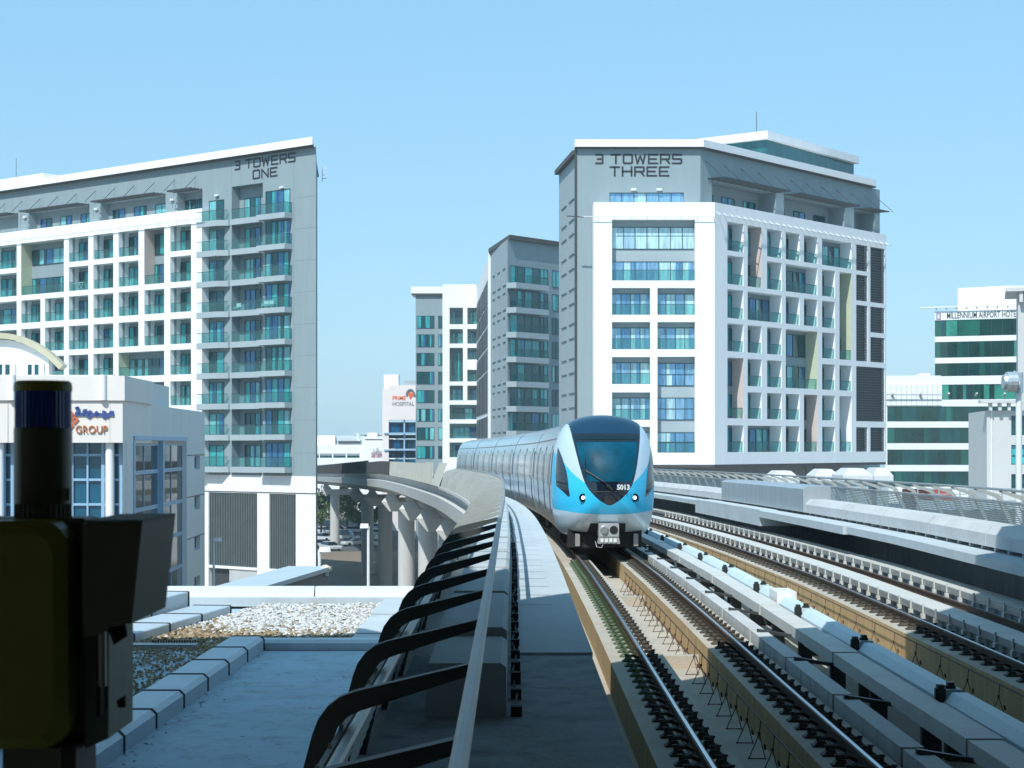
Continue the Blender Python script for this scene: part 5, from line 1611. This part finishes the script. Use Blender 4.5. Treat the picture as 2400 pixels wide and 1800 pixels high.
for a, e in ((wa[0] + .3, um_ - .25), (um_ + .25, wa[1] - .1)):
    z = wa[3] - .3; first = True
    while z > G + 6.2:
        z0 = z - (1.55 if first else 2.0)
        window(grp, S2.M, a, e, max(z0, G + 6), z, .3, 2, mats=FG, w=(4, 3, 1, 3), fw=.1); z = z0 - .02; first = False
b = MB(S2.M); b.box(wa[0], wa[0] + .35, -.08, .3, wa[2], wa[3] + .1); b.box(wa[0], wa[1], -.08, .25, wa[3] - .1, wa[3] + .12); b.box(um_ - .25, um_ + .25, -.05, .25, wa[2], wa[3] - .11); b.build('window_frame', [BFRAME], grp)
for o in sm: window(grp, S2.M, o[0], o[1], o[2], o[3], .3, 1, mats=FG, w=(4, 3, 0, 3), fw=.1)
# arched gable on the roof
R3z = lambda x, y: (x / 6.9125, 760 + y / 6.9125)
AF = Fac(((0 - 1200) / F * 104, 104.0), (1, 0.0))
def af(x, y): return AF.uz(*R3z(x, y))
arcp = [(-760, 480), (-600, 300), (-420, 205), (-200, 165), (0, 160), (160, 172), (290, 198), (440, 255), (620, 345), (790, 460), (920, 580), (1010, 672)]
pts = [af(x, y + 28) for x, y in arcp]
b = MB(AF.M)
gp_ = [p for p in pts if p[0] < af(850, 0)[0]]
zl0 = zs1
ring0 = [(p[0], .0, p[1] - .2) for p in gp_] + [(gp_[-1][0], 0, zl0), (gp_[0][0], 0, zl0)]
b.grid([ring0, [(q[0], .8, q[2]) for q in ring0]]); b.build('gable', [WHITE], grp)
b = MB(AF.M)
rr = []
for k, p in enumerate(pts):
    q0, q1 = pts[max(0, k - 1)], pts[min(len(pts) - 1, k + 1)]; L = math.hypot(q1[0] - q0[0], q1[1] - q0[1]); nx, nz = -(q1[1] - q0[1]) / L * .16, (q1[0] - q0[0]) / L * .16
    rr.append([(p[0] + nx, -.35, p[1] + nz), (p[0] + nx, .75, p[1] + nz), (p[0] - nx, .75, p[1] - nz), (p[0] - nx, -.35, p[1] - nz)])
b.grid(rr)
b.build('arched_roof', [CREAM], grp)
for x0, x1 in ((0, 165), (460, 632)):
    a, e = af(x0 - (25 if x0 == 0 else 0), 820), af(x1, 655)
    b = MB(AF.M); b.box(a[0] - .05, e[0] + .3, -.12, -.004, a[1] - 1, e[1] + .05, 1); m = (a[0] + e[0]) / 2
    w = (e[0] - a[0]) * .36; b.box(a[0], a[0] + w, -.14, -.121, a[1] - 1, e[1], 0); b.box(e[0] - w, e[0], -.14, -.121, a[1] - 1, e[1], 0); b.build('window', [GL[1], WPAINT], grp)
# sign: Arabic word, latin word, tilted square emblem
NV = mat('navy sign letters', (.05, .08, .26), .5, var=.03); GD = mat('bronze sign letters', (.55, .22, .08), .45, .3, var=.05); RO = mat('rust red emblem', (.52, .13, .05), .6, var=.08)
G5 = lambda x, y: (120 + x / 11.06, 920 + y / 11.06)
def g5(x, y): return WF.uz(*G5(x, y))
b = MB(WF.M)
def pl(pts, w=.105, d=0):
    P = [g5(x, y) for x, y in pts]
    for k, (p, q) in enumerate(zip(P, P[1:])):
        dv = Vector((q[0] - p[0], 0, q[1] - p[1])); dv = dv.normalized() * w * .4 if dv.length > 1e-6 else dv
        b.bar((p[0] - dv.x, -.05 - .002 * (k % 3) - d, p[1] - dv.z), (q[0] + dv.x, -.05 - .002 * (k % 3) - d, q[1] + dv.z), w, .06, 0, up=(0, 1, 0))
pl([(650, 565), (930, 565)], .15); pl([(1010, 570), (1600, 570)], .15, .004)
pl([(730, 565), (725, 440)]); pl([(725, 500), (690, 490), (655, 530), (650, 565)]); pl([(660, 400), (672, 420)], .14); pl([(692, 400), (704, 420)], .14)
pl([(905, 450), (860, 460), (840, 500), (870, 525), (930, 520)]); pl([(870, 525), (850, 560)])
pl([(1010, 490), (975, 500), (970, 545), (1010, 560), (1045, 530), (1035, 500), (1010, 490)]); pl([(1045, 530), (1040, 600), (1000, 640), (955, 620)])
pl([(1180, 520), (1150, 550), (1180, 585), (1215, 550), (1180, 520)], .14)
pl([(1350, 490), (1400, 510), (1440, 560)]); pl([(1400, 515), (1390, 570), (1450, 575)]); pl([(1385, 600), (1365, 635), (1400, 650)], .12); pl([(1440, 610), (1470, 625)], .14)
pl([(1600, 565), (1595, 500), (1550, 500), (1525, 540), (1560, 560)])
b.build('sign_lettering', [NV], grp)
a = g5(640, 1050); e = g5(1465, 1050)
text_mesh('sign_lettering', 'GROUP', frm(WF, a[0], a[1], -.06), (g5(0, 840)[1] - g5(0, 1050)[1]) * 1.36, GD, grp, .03, .0, width=e[0] - a[0])
b = MB(WF.M)
def dia(cx, cy, rx, ry, hole, d):
    o = [(cx, cy - ry), (cx + rx, cy), (cx, cy + ry), (cx - rx, cy)]; i = [(cx, cy - ry * hole), (cx + rx * hole, cy), (cx, cy + ry * hole), (cx - rx * hole, cy)]
    for k in range(4):
        A_, B_, C_, D_ = g5(*o[k]), g5(*o[(k + 1) % 4]), g5(*i[(k + 1) % 4]), g5(*i[k])
        b.grid([[(q[0], y, q[1]) for q in (A_, B_, C_, D_)] for y in (-.07 - d, -.01)])
for cx_, cy_ in ((615, 710), (490, 560), (490, 860), (365, 710)): dia(cx_, cy_, 112, 125, .35, 0)
b.build('sign_emblem', [RO], grp)

# ------------------------------------------------------------------ flat station side roof with gravel bed, parapets
ZM = -3.62
R3 = lambda x, y: (x / 2.765, 1200 + y / 2.765)
def gp3(x, y, z):
    px, py = R3(x, y); Y = -z * F / (py - HY); return ((px - 1200) / F * Y, Y)
roof = thing('flat_roof', 'flat station side roof with grey membrane, metal copings and a pebble bed', 'roof', (-6, 34, G))
b = MB(); b.box(-16, -1.12, 5, 33.0, G, ZM); b.box(-7.6, -1.12, 33.001, 43.9, G, ZM - .16); b.box(-16, -7.601, 33.001, 43.9, G, ZM - .3, 0)
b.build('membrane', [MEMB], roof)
# dark litter on the membrane
b = MB()
for k in range(420):
    x = random.uniform(-4.5, -1.3); y = random.uniform(9, 32.6)
    if random.random() < .55: x = random.uniform(-4.6, -4.25)
    s = random.uniform(.008, .028); a = random.uniform(0, 6.28)
    b.face([(x + s * math.cos(a + q) * (1.8 if q in (0, 3.14) else .7), y + s * math.sin(a + q) * (1.8 if q in (0, 3.14) else .7), ZM + .006) for q in (0, 1.57, 3.14, 4.71)])
kind(b.build('leaf_litter', [mat('dry debris', (.05, .045, .04), .9)], roof), 'stuff')
# membrane ridge coping with straps
def coping(A_, B_, w, z0, z1, name, n, strap=True, bev=.06):
    A_, B_ = Vector((*A_, 0)), Vector((*B_, 0)); d = (B_ - A_); L = d.length; d.normalize(); nrm = Vector((d.y, -d.x, 0))
    prof = [(0, z0), (0, z1 - bev), (bev, z1), (w - bev, z1), (w, z1 - bev), (w, z0)]
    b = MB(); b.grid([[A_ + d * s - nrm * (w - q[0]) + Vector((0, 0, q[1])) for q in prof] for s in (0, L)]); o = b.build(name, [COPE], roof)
    if strap:
        b = MB()
        for k in range(n + 1):
            s = L * (k + .0) / n
            p2 = [(-.012, z0 + .02), (-.012, z1 - bev + .006), (bev - .004, z1 + .012), (w - bev + .004, z1 + .012), (w + .012, z1 - bev + .006), (w + .012, z0 + .02)]
            b.grid([[A_ + d * (s + q_) - nrm * (w - q[0]) + Vector((0, 0, q[1])) for q in p2] for q_ in (-.035, .035)])
        b.build('joint_strap', [JOINT], o)
    return o
c0 = gp3(1712, 898, ZM); c1 = gp3(700, 1640, ZM)
dx = (c0[0] - c1[0]) / (c0[1] - c1[1])
coping((c1[0] - dx * 12, c1[1] - 12), (c0[0], c0[1] - .05), .62, ZM, ZM + .26, 'coping', 13)
coping((c0[0] - .4, c0[1]), (-1.15, c0[1]), .42, ZM, ZM + .19, 'coping', 1)
# gravel bed edges and far parapet
ZGV = ZM + .02
ga = gp3(1495, 640, ZGV); gb_ = gp3(860, 830, ZGV)
gdir = ((ga[0] - gb_[0]) / (ga[1] - gb_[1]))
coping((gb_[0] - gdir * 8, gb_[1] - 8), (ga[0], ga[1]), .85, ZM - .1, ZM + .13, 'coping', 7, True, .02)
o_ = coping((gb_[0] - gdir * 8 - 1.0, gb_[1] - 8), (ga[0] - .95, ga[1] + .2), .55, ZM - .1, ZM + .42, 'coping', 6, True, .02)
zt_ = -3.42
fa = gp3(1355, 520, zt_)[1]
b = MB()
for x0, x1, k in ((-8.2, -4.6, 0), (-4.57, -1.2, 0)): b.box(x0 + 1.5 * 0, x1, 43.6, 43.95, ZM - .1, -3.30, 0)
b.box(-7.9, -1.2, 43.25, 43.598, ZM - .1, -3.52, 1)
b.build('far_parapet', [WPAINT, WALKC], roof)
# stepped slabs right of the gravel
b = MB()
for k in range(5):
    y = 33.4 + k * 2.0; b.box(-2.96, -1.15, y, y + 1.94, ZM - .15, ZM + .06 + .02 * (k % 2))
b.build('edge_slabs', [WALKC], roof)
# pebbles
b = MB()
n = 0
while n < 11000:
    y = random.uniform(33.2, 43.2); x = random.uniform(-8.5, -2.7)
    if x < gb_[0] + (y - gb_[1]) * gdir + .02 or x > -2.98: continue
    s = random.uniform(.024, .052)
    c = Vector((x, y, ZM - .14 + random.uniform(.02, .10) + s * .3)); a = random.uniform(0, 6.28); sq = random.uniform(.5, .8); el = random.uniform(.8, 1.3)
    u = Vector((math.cos(a), math.sin(a), random.uniform(-.3, .3))) * s * el; v = Vector((-math.sin(a), math.cos(a), random.uniform(-.3, .3))) * s / el; w = Vector((0, 0, 1)) * s * sq
    mi = 0
    q = (x + 7.6) * .35 + (43 - y) * .23 + random.uniform(-.5, .5)
    if y < 36.6 + random.uniform(-1.0, 1.1) + max(0, -x - 4.6) * .7: mi = 1
    if random.random() < .06: mi = 1 - mi
    P = [c + u, c + (u + v) * .72, c + v, c + (v - u) * .72, c - u, c - (u + v) * .72, c - v, c + (u - v) * .72]
    T_ = [b.v.append(p) or len(b.v) - 1 for p in P]; top = [b.v.append(c + w + (p - c) * .45) or len(b.v) - 1 for p in P]
    for k in range(8): b.f.append([T_[k], T_[(k + 1) % 8], top[(k + 1) % 8], top[k]]); b.m.append(mi)
    b.f.append(top); b.m.append(mi)
    n += 1
n = 0
while n < 3200:          # the shaded strip of darker stones between the copings
    y = random.uniform(22, 33.2); x = random.uniform(-9.5, -4.5)
    if x < gb_[0] + (y - gb_[1]) * gdir + .02 or x > c0[0] + dx * (y - c0[1]) - .64: continue
    s = random.uniform(.022, .045); c = Vector((x, y, ZM + .01 + random.uniform(0, .03))); a = random.uniform(0, 6.28)
    u = Vector((math.cos(a), math.sin(a), .1)) * s; v = Vector((-math.sin(a), math.cos(a), -.1)) * s * .8; w = Vector((0, 0, s * .7))
    P = [c + u, c + v, c - u, c - v]; T_ = [b.v.append(p) or len(b.v) - 1 for p in P]; top = [b.v.append(c + w + (p - c) * .5) or len(b.v) - 1 for p in P]
    for k in range(4): b.f.append([T_[k], T_[(k + 1) % 4], top[(k + 1) % 4], top[k]]); b.m.append(1)
    b.f.append(top); b.m.append(1); n += 1
PW = mat('white pebbles', (.50, .51, .50), .8, var=.15, island=[(0, (.22, .21, .19)), (.35, (.48, .48, .47)), (1, (.66, .67, .68))])
PT = mat('tan pebbles', (.25, .19, .11), .85, var=.2, island=[(0, (.08, .06, .04)), (.4, (.26, .19, .10)), (.85, (.36, .27, .15)), (1, (.5, .44, .34))])
kind(b.build('gravel', [PW, PT]), 'stuff')
b = MB()
b.box(-6.95, -5.65, 33.55, 33.9, ZM - .12, ZM + .05); 
for k in range(18): b.box(-6.5 + k * .048, -6.475 + k * .048, 33.91, 33.95, ZM, ZM + .09, 1)
tag(b.build('drain_cover', [TUBE, FAST]), 'slotted metal drain cover at the edge of the tan pebbles', 'drain')

# raised metal roof box with a dome camera at its corner
rb_ = thing('roof_box', 'raised pale metal roof box with dome camera on its corner', 'roof box', (-8, 54, -4))
b = MB()
p = [at(420, 1405, 49), at(600, 1388, 49), at(778, 1328, 55), at(678, 1327, 60)]
zt_ = p[2].z
A0, A1, A2, A3 = gp3(1160, 545, zt_), gp3(1640, 505, zt_), gp3(2152, 352, zt_), gp3(1870, 350, zt_)
b.prism([A0, A1, A2, A3], zt_ - .12, zt_, 0); b.prism([(A0[0] * .995 + .05, A0[1]), (A1[0] - .1, A1[1] + .15), (A2[0] - .12, A2[1] + .1), A3], zt_ - 1.6, zt_ - .121, 1)
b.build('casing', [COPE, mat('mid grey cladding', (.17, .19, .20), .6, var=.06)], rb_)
b = MB(); q = Vector((A2[0] - .16, A2[1] - .35, zt_ - .08))
rings = []
for k in range(7):
    a = RAD(90) * k / 6; rings.append([q + Vector((.17 * math.cos(a) * math.cos(t), .17 * math.cos(a) * math.sin(t), .15 * math.sin(a))) for t in [6.283 * j / 14 for j in range(14)]])
b.grid(rings); cam_ = b.build('dome_camera', [mat('cream plastic', (.68, .60, .48), .4)], rb_, smooth=True)
b = MB(); b.tube([q + Vector((0, 0, -.01)), q + Vector((0, 0, -.18))], .10, 10); b.tube([q + Vector((0, .05, -.18)), q + Vector((-.1, .1, -.4)), q + Vector((.05, .1, -.62))], .02, 6); b.box(q.x - .16, q.x + .1, q.y, q.y + .2, q.z - .72, q.z - .6); b.build('mount', [GALV], cam_)

# ------------------------------------------------------------------ street lamps
def lamp(px, pyt, Y, side, lab):
    p = at(px, pyt, Y)
    t = thing('street_lamp', lab, 'street lamp', (p.x, Y, G), 0, 'street lamps under the viaduct')
    b = MB(); b.tube([(p.x, Y, G), (p.x, Y, p.z)], .10, 10, r2=.07); b.build('pole', [WPAINT], t)
    b = MB(); L = side
    b.frust([(p.x, Y - .12), (p.x + L * .6, Y - .2), (p.x + L, Y - .1), (p.x + L, Y + .1), (p.x + L * .6, Y + .2), (p.x, Y + .12)], p.z - .1, [(p.x, Y - .06), (p.x + L * .6, Y - .12), (p.x + L * .95, Y - .04), (p.x + L * .95, Y + .04), (p.x + L * .6, Y + .12), (p.x, Y + .06)], p.z + .12)
    b.build('lamp_head', [WPAINT], t)
lamp(863.5, 1233, 92, -.40, 'white street lamp standing in front of the middle viaduct columns')
lamp(749, 1288, 84, .50, 'white street lamp head peeping out at the corner of the tall tower')
lamp(501, 1265, 120, .50, 'thin street lamp in front of the dark tower louvres')

# ------------------------------------------------------------------ cars
def make_car(name, lab, col, van=False):
    t = thing(name, lab, 'van' if van else 'car', (0, 0, 0), 0, 'vehicles in the car park')
    paint = mat('car paint ' + name, col, .25, .2, var=.03)
    L, W, H = (5.0, 1.9, 1.95) if van else (4.5, 1.78, 1.42)
    b = MB(); w = W / 2
    pr = [(-L/2, .35), (-L/2, .85), (-L/2 + .1, .95), (L/2 - .15, .80), (L/2, .65), (L/2, .35)]
    b.grid([[(x, y, z) for x, z in pr] for y in (-w, w)]); b.build('body', [paint], t)
    b = MB()
    bt = [(-L/2 + .15, -w + .05), (L/2 - (1.0 if van else 1.35), -w + .05), (L/2 - (1.0 if van else 1.35), w - .05), (-L/2 + .15, w - .05)]
    tp_ = [(-L/2 + (.3 if van else .75), -w + .2), (L/2 - (1.6 if van else 2.05), -w + .2), (L/2 - (1.6 if van else 2.05), w - .2), (-L/2 + (.3 if van else .75), w - .2)]
    b.frust(bt, .86, tp_, H - .06); b.build('cabin_glass', [BLACKG], t)
    b = MB(); b.prism(tp_, H - .055, H); b.build('roof', [paint], t)
    for sx in (-1, 1):
        for sy in (-1, 1):
            b = MB(); b.tube([(sx * L * .31, sy * (w - .2), .32), (sx * L * .31, sy * (w + .01), .32)], .32, 14); wv = b.build('wheel', [BLACK], t)
    for sy in (-1, 1):
        b = MB(); b.box(L/2 - .06, L/2 + .012, sy * w * .72 - .18, sy * w * .72 + .18, .58, .72); b.build('headlight', [WPAINT], t)
    return t
cw = make_car('parked_car', 'white parked car just beyond the lamp pole', (.62, .65, .68))
cg = make_car('parked_car', 'silver parked car nearest the corner of the tall tower', (.30, .33, .36))
cb = make_car('parked_car', 'dark parked car tucked against the tower corner', (.03, .03, .035))
vn = make_car('parked_van', 'pale van parked in front of the tree', (.52, .55, .57), True)
def put(o, px, py, rz):
    Y = -G * F / (py - HY); o.location = ((px - 1200) / F * Y, Y, G + .02); o.rotation_euler = (0, 0, rz)
put(cw, 832, 1280, -2.6); put(cg, 775, 1290, -1.0); put(cb, 752, 1284, -1.2); put(vn, 808, 1266, -.25)
def more(o, px, py, rz, lab):
    Y = -G * F / (py - HY); return dup(o, ((px - 1200) / F * Y, Y, G + .02), rz, lab, 'vehicles in the car park')
more(cw, 757, 1268, -.5, 'white car half hidden by the leftmost viaduct column')
more(cg, 880, 1281, -2.9, 'silver car beside the widest dark viaduct column')
more(cw, 893, 1276, -1.0, 'white car facing out between two dark columns')
more(cb, 888, 1258, -.3, 'dark car in the row behind the white car between columns')
more(cg, 762, 1252, -.2, 'grey car in the back row near the tower corner')
more(cw, 800, 1250, 0.1, 'white car in the back row below the tree')
more(cw, 882, 1243, -.2, 'white car furthest back between the dark columns')
more(cg, 832, 1250, .2, 'silver car in the back row left of the lamp pole')

# ------------------------------------------------------------------ trees
LEAF = [mat('leaf green', (.085, .17, .025), .7, var=.35, scale=1.2), mat('leaf dark green', (.035, .07, .018), .7, var=.3, scale=1.2), mat('leaf light green', (.14, .19, .04), .7, var=.3)]
BARK = mat('bark', (.12, .09, .06), .9, var=.3)
def tree(x, y, h, r, lab, seed):
    rd = random.Random(seed)
    t = thing('street_tree', lab, 'tree', (x, y, G), 0, 'trees round the car park')
    b = MB(); b.tube([(x, y, G), (x + .1, y, G + h * .3), (x - .1, y + .1, G + h * .6)], .22, 8, r2=.10)
    cl = []
    for k in range(11):
        a = rd.uniform(0, 6.28); rr = r * rd.uniform(.25, .8); z = G + h * rd.uniform(.42, .92)
        c = Vector((x + rr * math.cos(a), y + rr * math.sin(a), z)); cl.append((c, r * rd.uniform(.28, .48)))
        b.tube([(x, y, G + h * .42), (x * .5 + c.x * .5, y * .5 + c.y * .5, (G + h * .45 + c.z) / 2), c], .07, 5, r2=.02)
    b.build('trunk', [BARK], t)
    b = MB()
    for c, cr in cl:
        for k in range(260):
            v = Vector((rd.gauss(0, 1), rd.gauss(0, 1), rd.gauss(0, .8))).normalized() * cr * rd.uniform(.45, 1.08) ** .6
            p = c + v; s = rd.uniform(.16, .34); a = Vector((rd.uniform(-1, 1), rd.uniform(-1, 1), rd.uniform(-.4, .9))).normalized(); e = a.cross(Vector((rd.uniform(-1, 1), rd.uniform(-1, 1), rd.uniform(-1, 1)))).normalized()
            b.face([p - a * s, p + e * s * .5, p + a * s, p - e * s * .5], rd.choice((0, 0, 1, 2)))
    b.build('crown', LEAF, t)
def gx_(px, Y): return (px - 1200) / F * Y
tree(gx_(812, 340), 340, 9.5, 4.0, 'leafy green tree between the leftmost two viaduct columns', 3)
tree(gx_(752, 350), 350, 8.5, 3.6, 'leafy tree half hidden by the tower corner', 5)
tree(gx_(838, 365), 365, 5.5, 2.8, 'low spreading tree right of the leafy green one', 8)
tree(gx_(892, 375), 375, 5.0, 2.0, 'small sparse tree between the dark columns', 13)
tree(gx_(934, 380), 380, 3.4, 2.2, 'low green bushy tree beside the rightmost gap', 21)

# ------------------------------------------------------------------ signal unit close to the eye
sg = thing('signal_beacon', 'dark olive signal box with ribbed blue beacon on top and a hooded lamp', 'signal', (-.58, 2.5, -1.4))
Ys_ = 2.5
def P_(px, py, Y=Ys_): return at(px, py, Y)
def boxpx(b, x0, x1, y0, y1, Y0, Y1, mi=0, rnd=0.0):
    a, e = P_(x0, y1), P_(x1, y0)
    if rnd:
        prof = []
        for cx, cz, a0 in ((e.x - rnd, e.z - rnd, 0), (a.x + rnd, e.z - rnd, 90), (a.x + rnd, a.z + rnd, 180), (e.x - rnd, a.z + rnd, 270)):
            for k in range(5): t = RAD(a0 + 90 * k / 4); prof.append((cx + rnd * math.cos(t), cz + rnd * math.sin(t)))
        ins = rnd * .45
        cx, cz = (a.x + e.x) / 2, (a.z + e.z) / 2
        sc = lambda q, d: (cx + (q[0] - cx) * (1 - d / max(1e-3, (e.x - a.x) / 2)), cz + (q[1] - cz) * (1 - d / max(1e-3, (e.z - a.z) / 2)))
        b.grid([[(*[sc(q, d)[0]], Y, sc(q, d)[1]) for q in prof] for Y, d in ((Y0, ins), (Y0 + ins, 0), (Y1, 0))], mi)
    else: b.box(a.x, e.x, Y0, Y1, a.z, e.z, mi)
b = MB(); boxpx(b, -160, 178, 1218, 1742, 2.44, 2.62, 0, .035); b.build('casing', [SIGNG], sg)
b = MB(); boxpx(b, -170, 200, 1216, 1742, 2.521, 2.60, 0, .012); b.build('back_plate', [SIGND], sg)
cx_ = P_(101, 1000, 2.56)
b = MB()
r_ = 67 / F * 2.56
z_ = lambda py: P_(0, py, 2.56).z
n = 40
prof = [(r_ * .90, z_(893)), (r_ * .98, z_(898)), (r_, z_(906)), (r_, z_(917))]
b.grid([[(cx_.x + r * math.cos(6.283 * k / n), 2.56 + r * math.sin(6.283 * k / n), z) for k in range(n)] for r, z in prof]); b.build('beacon_cap', [SIGNG], sg, smooth=False)
b = MB(); b.grid([[(cx_.x + r_ * (.97 if k % 2 else .945) * math.cos(6.283 * k / 80), 2.56 + r_ * (.97 if k % 2 else .945) * math.sin(6.283 * k / 80), z) for k in range(80)] for z in (z_(917), z_(1003))]); b.build('blue_lens', [LENSB], sg)
b = MB(); b.grid([[(cx_.x + r_ * math.cos(6.283 * k / n), 2.56 + r_ * math.sin(6.283 * k / n), z) for k in range(n)] for z in (z_(1003.2), z_(1180))]); b.build('beacon_body', [mat('olive signal plastic', (.07, .085, .04), .35, var=.1)], sg)
b = MB(); b.grid([[(cx_.x + r_ * (.99 if k % 2 else .94) * math.cos(6.283 * k / 64), 2.56 + r_ * (.99 if k % 2 else .94) * math.sin(6.283 * k / 64), z) for k in range(64)] for z in (z_(1180.2), z_(1214))]); b.build('knurled_collar', [SIGND], sg)
b = MB(); a = cx_ + Vector((r_ * .80, -r_ * .63, 0)); b.box(a.x, a.x + .011, a.y - .001, a.y + .012, z_(1172), z_(1143)); b.build('label_plate', [mat('grey sticker', (.20, .23, .19), .5)], sg)
# hood: a flared shade sticking out to the right
def quadprism(b, pts, Y0, Y1, mi=0):
    b.grid([[tuple(P_(x, y)[i] if i != 1 else Y for i in range(3)) for x, y in pts] for Y in (Y0, Y1)], mi)
def backprism(b, pts, Y0, Y1, mi=0):
    """pixel outline taken at the far face Y1, pushed straight towards the eye to Y0"""
    b.grid([[(P_(x, y, Y1).x, Y, P_(x, y, Y1).z) for x, y in pts] for Y in (Y0, Y1)], mi)
b = MB(); backprism(b, [(283, 1212), (411, 1208), (388, 1424), (340, 1426), (318, 1450), (283, 1452)], 2.45, 2.69); b.build('lamp_hood', [SIGND], sg)
b = MB(); backprism(b, [(285, 1204), (411, 1203), (411, 1207.5), (285, 1211)], 2.45, 2.69); b.build('hood_top', [mat('dusty grey top', (.16, .19, .17), .7)], sg)
b = MB(); backprism(b, [(260, 1455), (312, 1453), (311, 1690), (260, 1712)], 2.50, 2.66); b.build('terminal_box', [mat('grey green terminal box', (.20, .23, .19), .5, .2, var=.2, scale=14)], sg)
b = MB(); quadprism(b, [(238, 1480), (247, 1480), (247, 1668), (238, 1674)], 2.47, 2.499, 0); quadprism(b, [(255, 1470), (296, 1462), (300, 1490), (270, 1510), (262, 1486)], 2.49, 2.4995, 0); quadprism(b, [(276, 1640), (296, 1628), (296, 1656), (280, 1656)], 2.49, 2.4995, 0); b.build('terminal_slot', [BLACK], sg)
b = MB(); b.tube([(P_(252, 1470).x, 2.468, P_(252, 1475).z), (P_(254, 1500).x, 2.466, P_(254, 1600).z)], .006, 8); b.build('terminal_wire', [TUBE], sg)
b = MB(); quadprism(b, [(25, 1742), (155, 1742), (155, 2100), (25, 2100)], 2.46, 2.62); b.build('post', [SIGND], sg)
b = MB(); quadprism(b, [(155.5, 1742), (186, 1742), (186, 2100), (155.5, 2100)], 2.48, 2.6); b.build('post_channel', [mat('pinkish post', (.12, .09, .08), .6)], sg)

# ------------------------------------------------------------------ the station overhead and behind: its roof shades the foreground
hall = thing('station_hall', 'dark station roof and walls around the viewpoint, out of the picture', 'station', (0, -6, -4))
ZR2 = 8.0
poly = [(-24, -14), (22, -14), (22, 40), (12, 36), (4.45, 25), (1.84, 20.0), (-1.3, 18.4), (-2.77, 16.5), (-3.45, 15.4), (-3.8, 13.6), (-4.8, 23), (-7.1, 27.2), (-11.1, 26.2), (-24, 25)]  # unseen roof, outline shaped to cast the shadow edge over the tracks
b = MB(); b.prism(poly, ZR2, ZR2 + .4); b.build('roof', [mat('station roof lining', (.18, .18, .17), .8)], hall)
b = MB(); b.box(-24, 22, -14.4, -14.01, -6, ZR2 - .003); b.box(22.01, 22.4, -14, 9, -6, ZR2 - .003); b.box(-24.4, -24.01, -14, 4, -6, ZR2 - .003)  # unseen walls, added to keep sky light off the foreground
b.build('wall', [mat('station inner wall', (.22, .22, .19), .8)], hall)
b = MB(); b.box(-3.0, 6, -14, 1.2, -3.4, -1.72); b.build('platform', [mat('platform paving', (.35, .35, .33), .7)], hall)

# ------------------------------------------------------------------ the hazy Gulf air
b = MB(); b.box(-900, 900, -60, 1250, G - 1, 42)
m = bpy.data.materials.new('haze'); m.use_nodes = True
t = m.node_tree; t.nodes.clear()
pv = t.nodes.new('ShaderNodeVolumePrincipled'); pv.inputs['Color'].default_value = (.72, .90, 1.0, 1); pv.inputs['Density'].default_value = HAZE; pv.inputs['Anisotropy'].default_value = 0.0
o = t.nodes.new('ShaderNodeOutputMaterial'); t.links.new(pv.outputs[0], o.inputs['Volume'])
kind(b.build('haze', [m]), 'stuff')
